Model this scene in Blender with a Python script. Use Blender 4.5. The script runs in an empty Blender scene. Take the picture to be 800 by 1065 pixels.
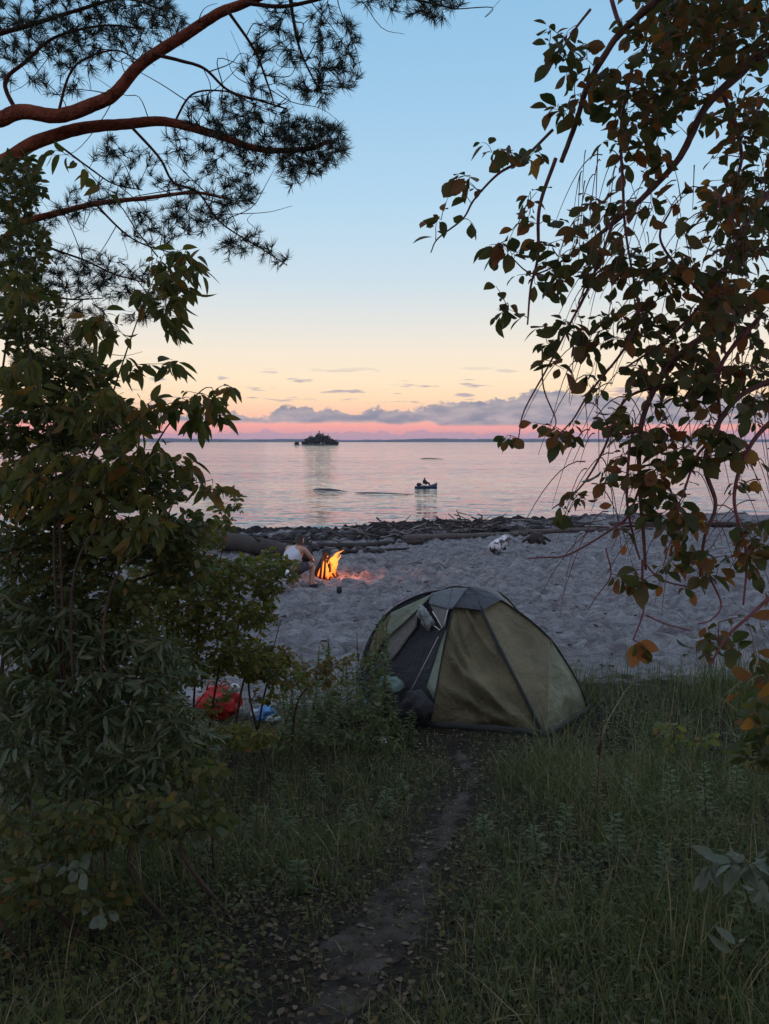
import bpy, math, random
import numpy as np
from mathutils import Vector
rng = np.random.default_rng(11)
random.seed(5)
scene = bpy.context.scene
COL = scene.collection
R = math.radians
# ------------------------------------------------------------------ camera
EYE = 1.6
F = 836.0
TH = R(5.02)
cam_d = bpy.data.cameras.new('camera'); cam = bpy.data.objects.new('camera', cam_d); COL.objects.link(cam)
cam.location = (0, 0, EYE); cam.rotation_euler = (R(90) - TH, 0, 0)
cam_d.sensor_fit = 'VERTICAL'; cam_d.sensor_height = 24; cam_d.lens = F / 1065 * 24
cam_d.clip_start = .02; cam_d.clip_end = 30000
scene.camera = cam
CT, ST = math.cos(TH), math.sin(TH)

def ray(px, py):
    a = (px - 400) / F; b = (532.5 - py) / F
    return np.array([a, CT + b * ST, -ST + b * CT])

def P(px, py, Y):
    d = ray(px, py); t = Y / d[1]
    return np.array([d[0] * t, Y, EYE + d[2] * t])

# ------------------------------------------------------------------ noise / terrain
_tab = np.random.default_rng(3).random((256, 256))
def vn(x, y):
    x = np.asarray(x, float); y = np.asarray(y, float)
    xi = np.floor(x).astype(int); yi = np.floor(y).astype(int); fx = x - xi; fy = y - yi
    fx = fx * fx * (3 - 2 * fx); fy = fy * fy * (3 - 2 * fy)
    g = lambda a, b: _tab[a & 255, b & 255]
    return (g(xi, yi) * (1 - fx) + g(xi + 1, yi) * fx) * (1 - fy) + (g(xi, yi + 1) * (1 - fx) + g(xi + 1, yi + 1) * fx) * fy
def fbm(x, y, o=4):
    s = 0; a = .5
    for k in range(o):
        s = s + a * (vn(x * 2 ** k + 17.3 * k, y * 2 ** k + 5.1 * k) - .5); a *= .5
    return s
def sstep(a, b, v):
    t = np.clip((v - a) / (b - a), 0, 1); return t * t * (3 - 2 * t)

_py = np.array([-40, 0, 2, 4, 6.4, 8, 10, 15, 20, 24.5, 30, 36, 45, 60, 75, 400.])
_pz = np.array([.4, 0, -.06, -.5, -.95, -.99, -1.03, -1.18, -1.48, -1.8, -2.2, -2.62, -3.3, -4.6, -5.2, -6])
_ys = np.arange(-40, 400, .25)
_k = np.hanning(9); _k /= _k.sum()
_zs = np.convolve(np.pad(np.interp(_ys, _py, _pz), 4, mode='edge'), _k, mode='valid')
WZ = -2.6
def yeff(x, y):
    return y - .35 * (np.clip(x, -25, 22) + 7.3) * sstep(12, 34, y)
PATHC = [(1.3, -.25), (2.2, -.22), (2.9, .0), (3.7, .18), (4.6, .42), (5.6, .62), (6.5, .6), (7.2, .75)]
def pathx(y):
    return np.interp(y, [p[0] for p in PATHC], [p[1] for p in PATHC])
def hz(x, y):
    x = np.asarray(x, float); y = np.asarray(y, float)
    ye = yeff(x, y)
    z = np.interp(ye, _ys, _zs)
    sand = sstep(7.5, 10.5, y) * (1 - sstep(33, 37, ye))
    # trampled dry sand: overlapping hollows
    wx = x + .5 * fbm(x * .7, y * .7, 2); wy = y + .5 * fbm(x * .7 + 9, y * .7, 2)
    hol = np.abs(vn(wx * 2.3, wy * 1.9) - .5) * 2
    hol2 = np.abs(vn(wx * 4.6 + 31, wy * 4.0 + 7) - .5) * 2
    z = z + sand * (.16 * (hol - .35) + .17 * (hol2 - .35) + .12 * fbm(x * .35, y * .35, 3))
    z = z + (1 - sstep(7, 9, y)) * .16 * fbm(x * .8, y * .8, 4) * sstep(.3, .9, np.abs(x - pathx(y)) + .25)
    berm = np.exp(-((ye - 32.3) / 1.5) ** 2)
    z = z + berm * (.16 + .34 * vn(x * .5, y * .5 + 3) * 1.0 + .12 * vn(x * 2.1, y * 2.1))
    z = z + np.exp(-((ye - 27.5) / .8) ** 2) * .1 * vn(x * .4, 9.)
    z = z - .06 * np.exp(-(((x - .9) / 1.4) ** 2 + ((y - 7.7) / 1.2) ** 2)) * 0
    return z
def G(px, py, y0=1.2, y1=60):
    """the ground point that shows at a photo pixel"""
    ys = np.arange(y0, y1, .02); d = ray(px, py); t = ys / d[1]
    X = d[0] * t; Z = EYE + d[2] * t
    b = Z <= hz(X, ys)
    i = int(np.argmax(b)) if b.any() else len(ys) - 1
    return np.array([X[i], ys[i], float(hz(X[i], ys[i]))])

# ------------------------------------------------------------------ colours / materials
def lin(c):
    return tuple((v / 12.92 if v <= .04045 else ((v + .055) / 1.055) ** 2.4) for v in [a / 255 for a in c]) + (1,)
def new_mat(name):
    m = bpy.data.materials.new(name); m.use_nodes = True
    nt = m.node_tree; return m, nt, nt.nodes['Principled BSDF'], nt.nodes['Material Output']
def ramp(nt, fac, stops, interp='LINEAR'):
    r = nt.nodes.new('ShaderNodeValToRGB'); r.color_ramp.interpolation = interp
    el = r.color_ramp.elements
    while len(el) < len(stops): el.new(.5)
    for e, (p, c) in zip(el, stops):
        e.position = p; e.color = c if len(c) == 4 else (*c, 1)
    nt.links.new(fac, r.inputs[0]); return r.outputs[0]
def noise(nt, scale, detail=4, rough=.55, vec=None, dist=0.):
    n = nt.nodes.new('ShaderNodeTexNoise'); n.inputs['Scale'].default_value = scale
    n.inputs['Detail'].default_value = detail; n.inputs['Roughness'].default_value = rough; n.inputs['Distortion'].default_value = dist
    if vec: nt.links.new(vec, n.inputs['Vector'])
    return n.outputs['Fac']
def objco(nt, scale=(1, 1, 1)):
    t = nt.nodes.new('ShaderNodeTexCoord'); m = nt.nodes.new('ShaderNodeMapping')
    m.inputs['Scale'].default_value = scale; nt.links.new(t.outputs['Object'], m.inputs['Vector']); return m.outputs['Vector']
def bump(nt, h, strength, dist, b):
    n = nt.nodes.new('ShaderNodeBump'); n.inputs['Strength'].default_value = strength; n.inputs['Distance'].default_value = dist
    nt.links.new(h, n.inputs['Height']); nt.links.new(n.outputs['Normal'], b.inputs['Normal']); return n
def M(nt, op, a, b=None, c=None, clamp=False):
    n = nt.nodes.new('ShaderNodeMath'); n.operation = op; n.use_clamp = clamp
    for i, v in enumerate((a, b, c)):
        if v is None: continue
        if isinstance(v, (int, float)): n.inputs[i].default_value = v
        else: nt.links.new(v, n.inputs[i])
    return n.outputs[0]
def mixc(nt, f, a, b):
    n = nt.nodes.new('ShaderNodeMix'); n.data_type = 'RGBA'
    for s, v in ((0, f), (6, a), (7, b)):
        if isinstance(v, (int, float)): n.inputs[s].default_value = v
        elif isinstance(v, tuple): n.inputs[s].default_value = v if len(v) == 4 else (*v, 1)
        else: nt.links.new(v, n.inputs[s])
    return n.outputs[2]
def simple(name, c, rough=.7, nscale=6., var=.35, bmp=.3, bd=.01, spec=.3, metal=0, stretch=(1, 1, 1)):
    m, nt, b, o = new_mat(name)
    v = objco(nt, stretch); n = noise(nt, nscale, 5, .6, v)
    lo = tuple(x * (1 - var) for x in c[:3]); hi = tuple(min(1, x * (1 + var)) for x in c[:3])
    nt.links.new(ramp(nt, n, [(.3, lo), (.7, hi)]), b.inputs['Base Color'])
    b.inputs['Roughness'].default_value = rough; b.inputs['Specular IOR Level'].default_value = spec; b.inputs['Metallic'].default_value = metal
    if bmp: bump(nt, noise(nt, nscale * 3, 4, .6, v), bmp, bd, b)
    return m
def leaf_mat(name, stops, trans=.35, rough=.55, spec=.35):
    m, nt, b, o = new_mat(name)
    g = nt.nodes.new('ShaderNodeNewGeometry')
    col = ramp(nt, g.outputs['Random Per Island'], stops)
    n = noise(nt, 60, 3, .6, objco(nt))
    col2 = mixc(nt, M(nt, 'MULTIPLY', n, .45), col, (.03, .018, .006))
    nt.links.new(col2, b.inputs['Base Color']); b.inputs['Roughness'].default_value = rough
    b.inputs['Specular IOR Level'].default_value = spec
    t = nt.nodes.new('ShaderNodeBsdfTranslucent'); nt.links.new(col, t.inputs['Color'])
    mx = nt.nodes.new('ShaderNodeMixShader'); mx.inputs[0].default_value = trans
    nt.links.new(b.outputs[0], mx.inputs[1]); nt.links.new(t.outputs[0], mx.inputs[2]); nt.links.new(mx.outputs[0], o.inputs['Surface'])
    return m

MAT = {}
MAT['leaf_alder'] = leaf_mat('alder_leaf', [(0, (.06, .085, .025)), (.45, (.11, .115, .03)), (.65, (.16, .115, .035)), (.85, (.24, .11, .035)), (.96, (.33, .12, .03)), (1, (.45, .25, .04))], .5)
MAT['leaf_cherry'] = leaf_mat('cherry_leaf', [(0, (.08, .11, .025)), (.5, (.14, .15, .03)), (.8, (.21, .16, .035)), (1, (.28, .14, .03))], .5)
MAT['leaf_dark'] = leaf_mat('dark_shrub_leaf', [(0, (.055, .085, .022)), (.45, (.095, .12, .028)), (.85, (.15, .14, .035)), (.97, (.20, .14, .03)), (1, (.22, .10, .03))], .45)
MAT['leaf_small'] = leaf_mat('small_shrub_leaf', [(0, (.09, .13, .03)), (.5, (.16, .19, .035)), (.8, (.23, .21, .04)), (1, (.25, .13, .03))], .45)
MAT['leaf_willow'] = leaf_mat('willow_leaf', [(0, (.05, .08, .028)), (.5, (.08, .12, .038)), (.8, (.12, .13, .045)), (1, (.17, .18, .08))], .3, .45, .5)
MAT['leaf_yellow'] = leaf_mat('yellowing_leaf', [(0, (.10, .11, .03)), (.5, (.17, .15, .03)), (1, (.20, .09, .03))], .4)
MAT['leaf_pale'] = leaf_mat('pale_herb_leaf', [(0, (.08, .11, .06)), (1, (.15, .18, .11))], .25, .5, .5)
MAT['needle'] = leaf_mat('pine_needle', [(0, (.025, .045, .025)), (1, (.05, .075, .04))], .15)
MAT['grass'] = leaf_mat('grass_blade', [(0, (.06, .09, .024)), (.5, (.10, .14, .035)), (.75, (.15, .16, .05)), (.9, (.24, .19, .09)), (1, (.42, .35, .2))], .3, .6, .3)
MAT['weed'] = leaf_mat('weed_leaf', [(0, (.07, .11, .035)), (.6, (.12, .16, .045)), (1, (.19, .16, .06))], .35)
MAT['bark_pine'] = simple('pine_bark', (.34, .105, .055), .85, 14, .5, .9, .03, .2, stretch=(1, 1, 1))
MAT['bark_alder'] = simple('alder_bark', (.12, .055, .042), .7, 20, .4, .6, .005, .3)
MAT['bark_grey'] = simple('shrub_bark', (.07, .045, .03), .8, 20, .4, .6, .005, .3)
MAT['driftwood'] = simple('driftwood', (.09, .074, .068), .85, 5, .65, .8, .02, .2, stretch=(1, 6, 6))
MAT['driftwood_dark'] = simple('dark_driftwood', (.04, .031, .027), .85, 5, .5, .8, .02, .2, stretch=(1, 6, 6))
MAT['driftwood_pale'] = simple('pale_driftwood', (.24, .21, .19), .85, 5, .5, .7, .02, .2, stretch=(1, 6, 6))
MAT['rock'] = simple('dark_rock', (.045, .04, .04), .8, 4, .5, .8, .03, .3)

# ------------------------------------------------------------------ mesh tools
def link(name, me, parent=None):
    o = bpy.data.objects.new(name, me); COL.objects.link(o)
    if parent is not None: o.parent = parent
    return o
def tag(o, label=None, cat=None, group=None, kind=None):
    if label: o['label'] = label
    if cat: o['category'] = cat
    if group: o['group'] = group
    if kind: o['kind'] = kind
    return o
def empty(name, loc=(0, 0, 0), rz=0, **k):
    o = bpy.data.objects.new(name, None); COL.objects.link(o); o.location = [float(v) for v in loc]; o.rotation_euler = (0, 0, rz)
    o.empty_display_size = .1
    return tag(o, **k)

class MB:
    def __init__(s): s.v = []; s.f = []; s.n = 0
    def add(s, V, faces):
        V = np.asarray(V, float).reshape(-1, 3); s.v.append(V)
        for fa in faces:                      # each fa: int array (m, k)
            s.f.append(np.asarray(fa, int) + s.n)
        s.n += len(V)
    def tube(s, pts, rad, sides=6, cap=True, rough=0):
        pts = np.asarray(pts, float); n = len(pts)
        rad = np.broadcast_to(np.asarray(rad, float), (n,)) if np.ndim(rad) == 0 else np.asarray(rad, float)
        t = np.gradient(pts, axis=0); t /= np.linalg.norm(t, axis=1)[:, None] + 1e-9
        up = np.array([0, 0, 1.]) if abs(t[0][2]) < .9 else np.array([1., 0, 0])
        a = np.cross(t[0], up); a /= np.linalg.norm(a)
        A = []
        for i in range(n):
            a = a - t[i] * np.dot(a, t[i]); a /= np.linalg.norm(a) + 1e-9; A.append(a)
        A = np.array(A); B = np.cross(t, A)
        ang = np.arange(sides) * 2 * math.pi / sides
        rr = rad[:, None, None] * (1 + (rough * (rng.random((n, sides)) - .5))[:, :, None] if rough else 1)
        V = pts[:, None, :] + rr * (np.cos(ang)[None, :, None] * A[:, None, :] + np.sin(ang)[None, :, None] * B[:, None, :])
        V = V.reshape(-1, 3)
        i = np.arange(n - 1)[:, None] * sides; j = np.arange(sides)[None, :]; j2 = (j + 1) % sides
        q = np.stack([i + j, i + j2, i + sides + j2, i + sides + j], -1).reshape(-1, 4)
        fs = [q]
        if cap: fs += [np.arange(sides)[None, ::-1], (n - 1) * sides + np.arange(sides)[None, :]]
        s.add(V, fs)
    def scatter(s, tv, tfs, O, X, Y, Z, S):
        """copies of a template: world = O + S*(x X + y Y + z Z)"""
        N = len(O); m = len(tv)
        S = np.asarray(S, float)
        if S.ndim == 1: S = np.repeat(S[:, None], 3, 1)
        V = O[:, None, :] + (tv[None, :, 0:1] * S[:, None, 0:1]) * X[:, None, :] + (tv[None, :, 1:2] * S[:, None, 1:2]) * Y[:, None, :] + (tv[None, :, 2:3] * S[:, None, 2:3]) * Z[:, None, :]
        off = (np.arange(N) * m)[:, None, None]
        s.add(V.reshape(-1, 3), [(np.asarray(f)[None] + off).reshape(-1, np.asarray(f).shape[1]) for f in tfs])
    def grid(s, Pg, flip=False):
        Pg = np.asarray(Pg, float); a, b = Pg.shape[:2]
        i = np.arange(a - 1)[:, None] * b; j = np.arange(b - 1)[None, :]
        q = np.stack([i + j, i + j + 1, i + b + j + 1, i + b + j], -1).reshape(-1, 4)
        s.add(Pg.reshape(-1, 3), [q[:, ::-1] if flip else q])
    def box(s, c, sx, sy, sz):
        V = [(c[0] + i * sx / 2, c[1] + j * sy / 2, c[2] + k * sz / 2) for i in (-1, 1) for j in (-1, 1) for k in (-1, 1)]
        s.add(V, [[(0, 1, 3, 2), (4, 6, 7, 5), (0, 4, 5, 1), (2, 3, 7, 6), (0, 2, 6, 4), (1, 5, 7, 3)]])
    def build(s, name, mat, parent=None, smooth=True, origin=None):
        V = np.concatenate(s.v)
        if origin is not None: V = V - np.asarray(origin)
        me = bpy.data.meshes.new(name)
        me.vertices.add(len(V)); me.vertices.foreach_set('co', V.astype(np.float32).ravel())
        idx = np.concatenate([f.ravel() for f in s.f]); tot = np.concatenate([np.full(len(f), f.shape[1]) for f in s.f])
        st = np.concatenate([[0], np.cumsum(tot)[:-1]])
        me.loops.add(len(idx)); me.loops.foreach_set('vertex_index', idx.astype(np.int32))
        me.polygons.add(len(tot)); me.polygons.foreach_set('loop_start', st.astype(np.int32))
        me.update(calc_edges=True)
        me.polygons.foreach_set('use_smooth', np.full(len(tot), smooth))
        me.materials.append(mat)
        o = link(name, me, parent)
        if origin is not None and parent is None: o.location = [float(v) for v in origin]
        return o

def smooth_line(pts, n=8):
    """Catmull-Rom through 3D points"""
    p = np.asarray(pts, float); p = np.vstack([2 * p[0] - p[1], p, 2 * p[-1] - p[-2]]); out = []
    for i in range(1, len(p) - 2):
        for t in np.linspace(0, 1, n, endpoint=False):
            out.append(.5 * ((2 * p[i]) + (p[i + 1] - p[i - 1]) * t + (2 * p[i - 1] - 5 * p[i] + 4 * p[i + 1] - p[i + 2]) * t * t + (-p[i - 1] + 3 * p[i] - 3 * p[i + 1] + p[i + 2]) * t ** 3))
    out.append(p[-2]); return np.array(out)
def norm(v): return v / (np.linalg.norm(v, axis=-1, keepdims=True) + 1e-9)

# leaf templates: x along, y across, z up
def leaf_template(w=.3, curve=.12, fold=.10, segs=3, peak=.42):
    xs = np.linspace(0, 1, segs + 2); V = []; 
    zc = -curve * xs ** 2 * 1.2
    for x, z in zip(xs, zc): V.append((x, 0, z))
    side = []
    for x, z in zip(xs[1:-1], zc[1:-1]):
        h = w * math.sin(math.pi * x ** (math.log(.5) / math.log(peak))) ** .8
        side.append((x, h, z + fold * h / w * .5))
    L = len(V); V += side; V += [(x, -y, z) for x, y, z in side]
    n = segs; tri = []; quad = []
    for sgn, o in ((0, L), (1, L + n)):
        a = (0, 1, o) ; b = (n, n + 1, o + n - 1)
        tri += [a if sgn else a[::-1], b if sgn else b[::-1]]
        for k in range(n - 1):
            q = (k + 1, k + 2, o + k + 1, o + k); quad.append(q if sgn else q[::-1])
    return np.array(V), [np.array(tri), np.array(quad)] if quad else [np.array(tri)]
LT_OVAL = leaf_template(.30, .18, .10, 4, .5)
LT_ROUND = leaf_template(.31, .22, .16, 4, .56)
LT_POINT = leaf_template(.185, .25, .10, 4, .42)
LT_NARROW = leaf_template(.11, .22, .05, 3, .42)
LT_SMALL = leaf_template(.28, .12, .08, 2, .48)

def resample(path, n):
    path = np.asarray(path); d = np.concatenate([[0], np.cumsum(np.linalg.norm(np.diff(path, axis=0), axis=1))])
    t = np.linspace(0, d[-1], n); return np.stack([np.interp(t, d, path[:, i]) for i in range(3)], 1), d[-1]

def grow(stems, targets, sag=.15, wig=.06, reach=None):
    """twigs from the nearest wood to every target"""
    nodes = np.concatenate([resample(s, max(4, int(len(s))))[0] for s in stems])
    tg = list(targets)
    d0 = [np.min(np.linalg.norm(nodes - t, axis=1)) for t in tg]
    order = np.argsort(d0); paths = []
    for k in order:
        t = tg[k]; dv = np.linalg.norm(nodes - t, axis=1)
        i = int(np.argmin(dv)); a = nodes[i]; L = dv[i]
        if L < .04 or (reach and L > reach): 
            if L < .04: continue
        mid = (a + t) / 2 + np.array([0, 0, sag * L]) + rng.normal(0, wig * L, 3)
        n = max(4, int(L / .06)); u = np.linspace(0, 1, n)[:, None]
        p = (1 - u) ** 2 * a + 2 * u * (1 - u) * mid + u * u * t
        w = rng.normal(0, .006, p.shape) * min(1., L * 2); w[0] = 0; p = p + w
        paths.append(p); nodes = np.vstack([nodes, p[1:]])
    return paths

def leaves_on(mb, paths, tmpl, size, gap, tail=.3, droop=.35, spread=.9, up=.5, petiole=.15, sdev=.25, kmin=5):
    O = []; D = []; Nn = []
    for p in paths:
        q, L = resample(p, max(3, int(len(p))))
        use = min(max(L * .8, .0), tail); k = max(kmin, int(use / gap)); d = np.concatenate([[0], np.cumsum(np.linalg.norm(np.diff(q, axis=0), axis=1))])
        for j, s in enumerate(np.linspace(L, L - use, k)):
            o = np.array([np.interp(s, d, q[:, c]) for c in range(3)])
            i = min(np.searchsorted(d, s), len(q) - 1); i = max(i, 1); t = q[i] - q[i - 1]; t /= np.linalg.norm(t) + 1e-9
            sd = np.cross(t, [0, 0, 1.]); 
            if np.linalg.norm(sd) < .2: sd = rng.normal(0, 1, 3)
            sd /= np.linalg.norm(sd)
            a = (1 if j % 2 else -1)
            dd = t * (.9 if j == 0 else .5) + (0 if j == 0 else 1) * a * sd * spread + rng.normal(0, .35, 3) + np.array([0, 0, -droop])
            O.append(o); D.append(dd); Nn.append(np.array([0, 0, up]) + rng.normal(0, .45, 3))
    O = np.array(O); D = norm(np.array(D)); N = np.array(Nn); N = norm(N - D * (N * D).sum(1)[:, None]); W = np.cross(N, D)
    S = size * np.clip(rng.normal(1, sdev, len(O)), .45, 1.6)
    O = O + D * (S * petiole)[:, None]
    S3 = np.stack([S, S * rng.uniform(.8, 1.2, len(S)), S * rng.uniform(.3, 1.8, len(S))], 1)
    mb.scatter(tmpl[0], tmpl[1], O, D, W, N, S3)
    return len(O)

def blobs(specs):
    out = []
    for (px, py, Y, rx, ry, dY, n) in specs:
        a = rng.random(n) * 2 * math.pi; r = np.sqrt(rng.random(n))
        for k in range(n):
            out.append(P(px + rx * r[k] * math.cos(a[k]), py + ry * r[k] * math.sin(a[k]), Y + rng.uniform(-dY, dY)))
    return out

def twigs(mb, paths, r0=.0016, k=.0035):
    for p in paths:
        L = np.linalg.norm(p[-1] - p[0])
        mb.tube(p, np.linspace(r0 + k * L, r0 * .6, len(p)), 4, cap=False)

exec_parts = []
# ------------------------------------------------------------------ world
def make_world():
    w = bpy.data.worlds.new('World'); scene.world = w; w.use_nodes = True
    nt = w.node_tree; bg = nt.nodes['Background']
    tc = nt.nodes.new('ShaderNodeTexCoord'); sp = nt.nodes.new('ShaderNodeSeparateXYZ'); nt.links.new(tc.outputs['Generated'], sp.inputs[0])
    x, y, z = sp.outputs
    el = M(nt, 'MULTIPLY', M(nt, 'ARCSINE', z), 180 / math.pi)
    az = M(nt, 'MULTIPLY', M(nt, 'ARCTAN2', x, y), 180 / math.pi)
    elc = M(nt, 'MAXIMUM', el, 0.)
    f = M(nt, 'SQRT', M(nt, 'DIVIDE', elc, 90.))
    st = [(0, (182, 152, 168)), (.5, (212, 152, 157)), (1.1, (240, 162, 155)), (1.8, (244, 190, 162)), (3.0, (245, 212, 176)), (4.3, (243, 221, 190)),
          (6, (236, 222, 202)), (8.2, (218, 218, 213)), (11, (196, 212, 222)), (16, (172, 204, 226)), (22, (152, 192, 222)), (28, (136, 182, 216)), (45, (188, 208, 236)), (90, (192, 208, 238))]
    warm = ramp(nt, f, [(math.sqrt(a / 90), lin(c)) for a, c in st])
    st2 = [(0, (150, 140, 165)), (3, (180, 160, 178)), (8, (190, 182, 198)), (20, (168, 176, 204)), (45, (180, 196, 224)), (90, (190, 208, 240))]
    cool = ramp(nt, f, [(math.sqrt(a / 90), lin(c)) for a, c in st2])
    # away from the sunset the sky is cooler, its unseen part brightened as fill
    ca = M(nt, 'DIVIDE', M(nt, 'COSINE', M(nt, 'MULTIPLY', M(nt, 'SUBTRACT', az, 6.), math.pi / 180)), 1.)
    fa = M(nt, 'MULTIPLY_ADD', ca, .9, .35, clamp=True)
    dark = mixc(nt, 1., cool, cool)
    hs = nt.nodes.new('ShaderNodeHueSaturation'); hs.inputs['Value'].default_value = 1.25; nt.links.new(cool, hs.inputs['Color'])
    sky = mixc(nt, fa, hs.outputs[0], warm)
    # clouds: az/el noise
    def n2(sa, se, det, seed, rough=.55):
        c = nt.nodes.new('ShaderNodeCombineXYZ'); nt.links.new(M(nt, 'MULTIPLY', az, sa), c.inputs[0]); nt.links.new(M(nt, 'MULTIPLY', el, se), c.inputs[1]); c.inputs[2].default_value = seed
        return noise(nt, 1., det, rough, c.outputs[0])
    def smooth(a, b, v):
        m = nt.nodes.new('ShaderNodeMapRange'); m.interpolation_type = 'SMOOTHSTEP'
        nt.links.new(v, m.inputs[0]); m.inputs[1].default_value = a; m.inputs[2].default_value = b; return m.outputs[0]
    def band(az_pts):  # piecewise azimuth curve
        c = nt.nodes.new('ShaderNodeFloatCurve'); cv = c.mapping.curves[0]
        pts = [((a + 40) / 80, v) for a, v in az_pts]
        while len(cv.points) < len(pts): cv.points.new(.5, .5)
        for q, (a, b) in zip(cv.points, pts): q.location = (a, b); q.handle_type = 'AUTO_CLAMPED'
        c.mapping.update()
        nt.links.new(M(nt, 'DIVIDE', M(nt, 'ADD', az, 40.), 80., clamp=True), c.inputs[1]); return c.outputs[0]
    # main bank: flat base near 1.25 deg, ragged top that follows the photograph
    top = band([(-40, .2), (-22, .22), (-14, .20), (-10.6, .20), (-9, .17), (-8, .20), (-6.6, .25), (-5.5, .235), (-3.6, .245), (-2.6, .20), (-1.6, .225), (-1, .25), (.4, .235), (1.1, .21), (3, .25), (5, .29), (8.5, .30), (11, .36), (16, .31), (24, .30), (40, .25)])
    topd = M(nt, 'MULTIPLY', top, 10.)
    topd = M(nt, 'ADD', topd, M(nt, 'MULTIPLY', M(nt, 'SUBTRACT', n2(.9, 1.1, 6, 3., .65), .5), 2.0))
    bot = M(nt, 'MULTIPLY_ADD', M(nt, 'SUBTRACT', n2(.25, .1, 3, 8.), .5), .9, 1.28)
    bot = M(nt, 'SUBTRACT', bot, smooth(3., 6., az))
    bot = M(nt, 'MAXIMUM', M(nt, 'ADD', bot, .0), 1.05)
    m1 = M(nt, 'MULTIPLY', smooth(0., .22, M(nt, 'SUBTRACT', topd, el)), smooth(-.08, .22, M(nt, 'SUBTRACT', el, bot)))
    m1 = M(nt, 'MULTIPLY', m1, smooth(.20, .40, n2(.33, 1.3, 3, 21.)))
    # low bank on the horizon
    lowt = M(nt, 'MULTIPLY_ADD', n2(.55, .3, 5, 13., .6), 1.5, -.08)
    m2 = M(nt, 'MULTIPLY', smooth(0., .12, M(nt, 'SUBTRACT', lowt, el)), smooth(-30., -8., az))
    # small scattered shreds
    win = M(nt, 'MULTIPLY', smooth(2.2, 2.9, el), smooth(5.6, 4., el))
    m3 = M(nt, 'MULTIPLY', smooth(.57, .65, n2(.28, 1.9, 5, 37.)), win)
    ccol = ramp(nt, n2(.5, 1.6, 4, 5.), [(.35, lin((122, 130, 150))), (.65, lin((172, 162, 170)))])
    sky = mixc(nt, M(nt, 'MULTIPLY', m2, .75), sky, lin((178, 146, 166)))
    sky = mixc(nt, M(nt, 'MULTIPLY', m3, .75), sky, lin((158, 148, 168)))
    sky = mixc(nt, M(nt, 'MULTIPLY', m1, .92), sky, ccol)
    # faint pink veil above the bank
    gz = smooth(-1., 0., el)
    sky = mixc(nt, gz, (.05, .05, .06), sky)
    nt.links.new(sky, bg.inputs['Color']); bg.inputs['Strength'].default_value = 1.0
make_world()
sun_d = bpy.data.lights.new('sun', 'SUN'); sun = bpy.data.objects.new('sun', sun_d); COL.objects.link(sun)
sun_d.energy = .035; sun_d.angle = R(30); sun_d.color = (1, .62, .42)
_sd = Vector((math.sin(R(6)) * math.cos(R(5)), math.cos(R(6)) * math.cos(R(5)), math.sin(R(5))))
sun.rotation_euler = _sd.to_track_quat('Z', 'Y').to_euler(); sun.location = (2, 30, 20)

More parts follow.
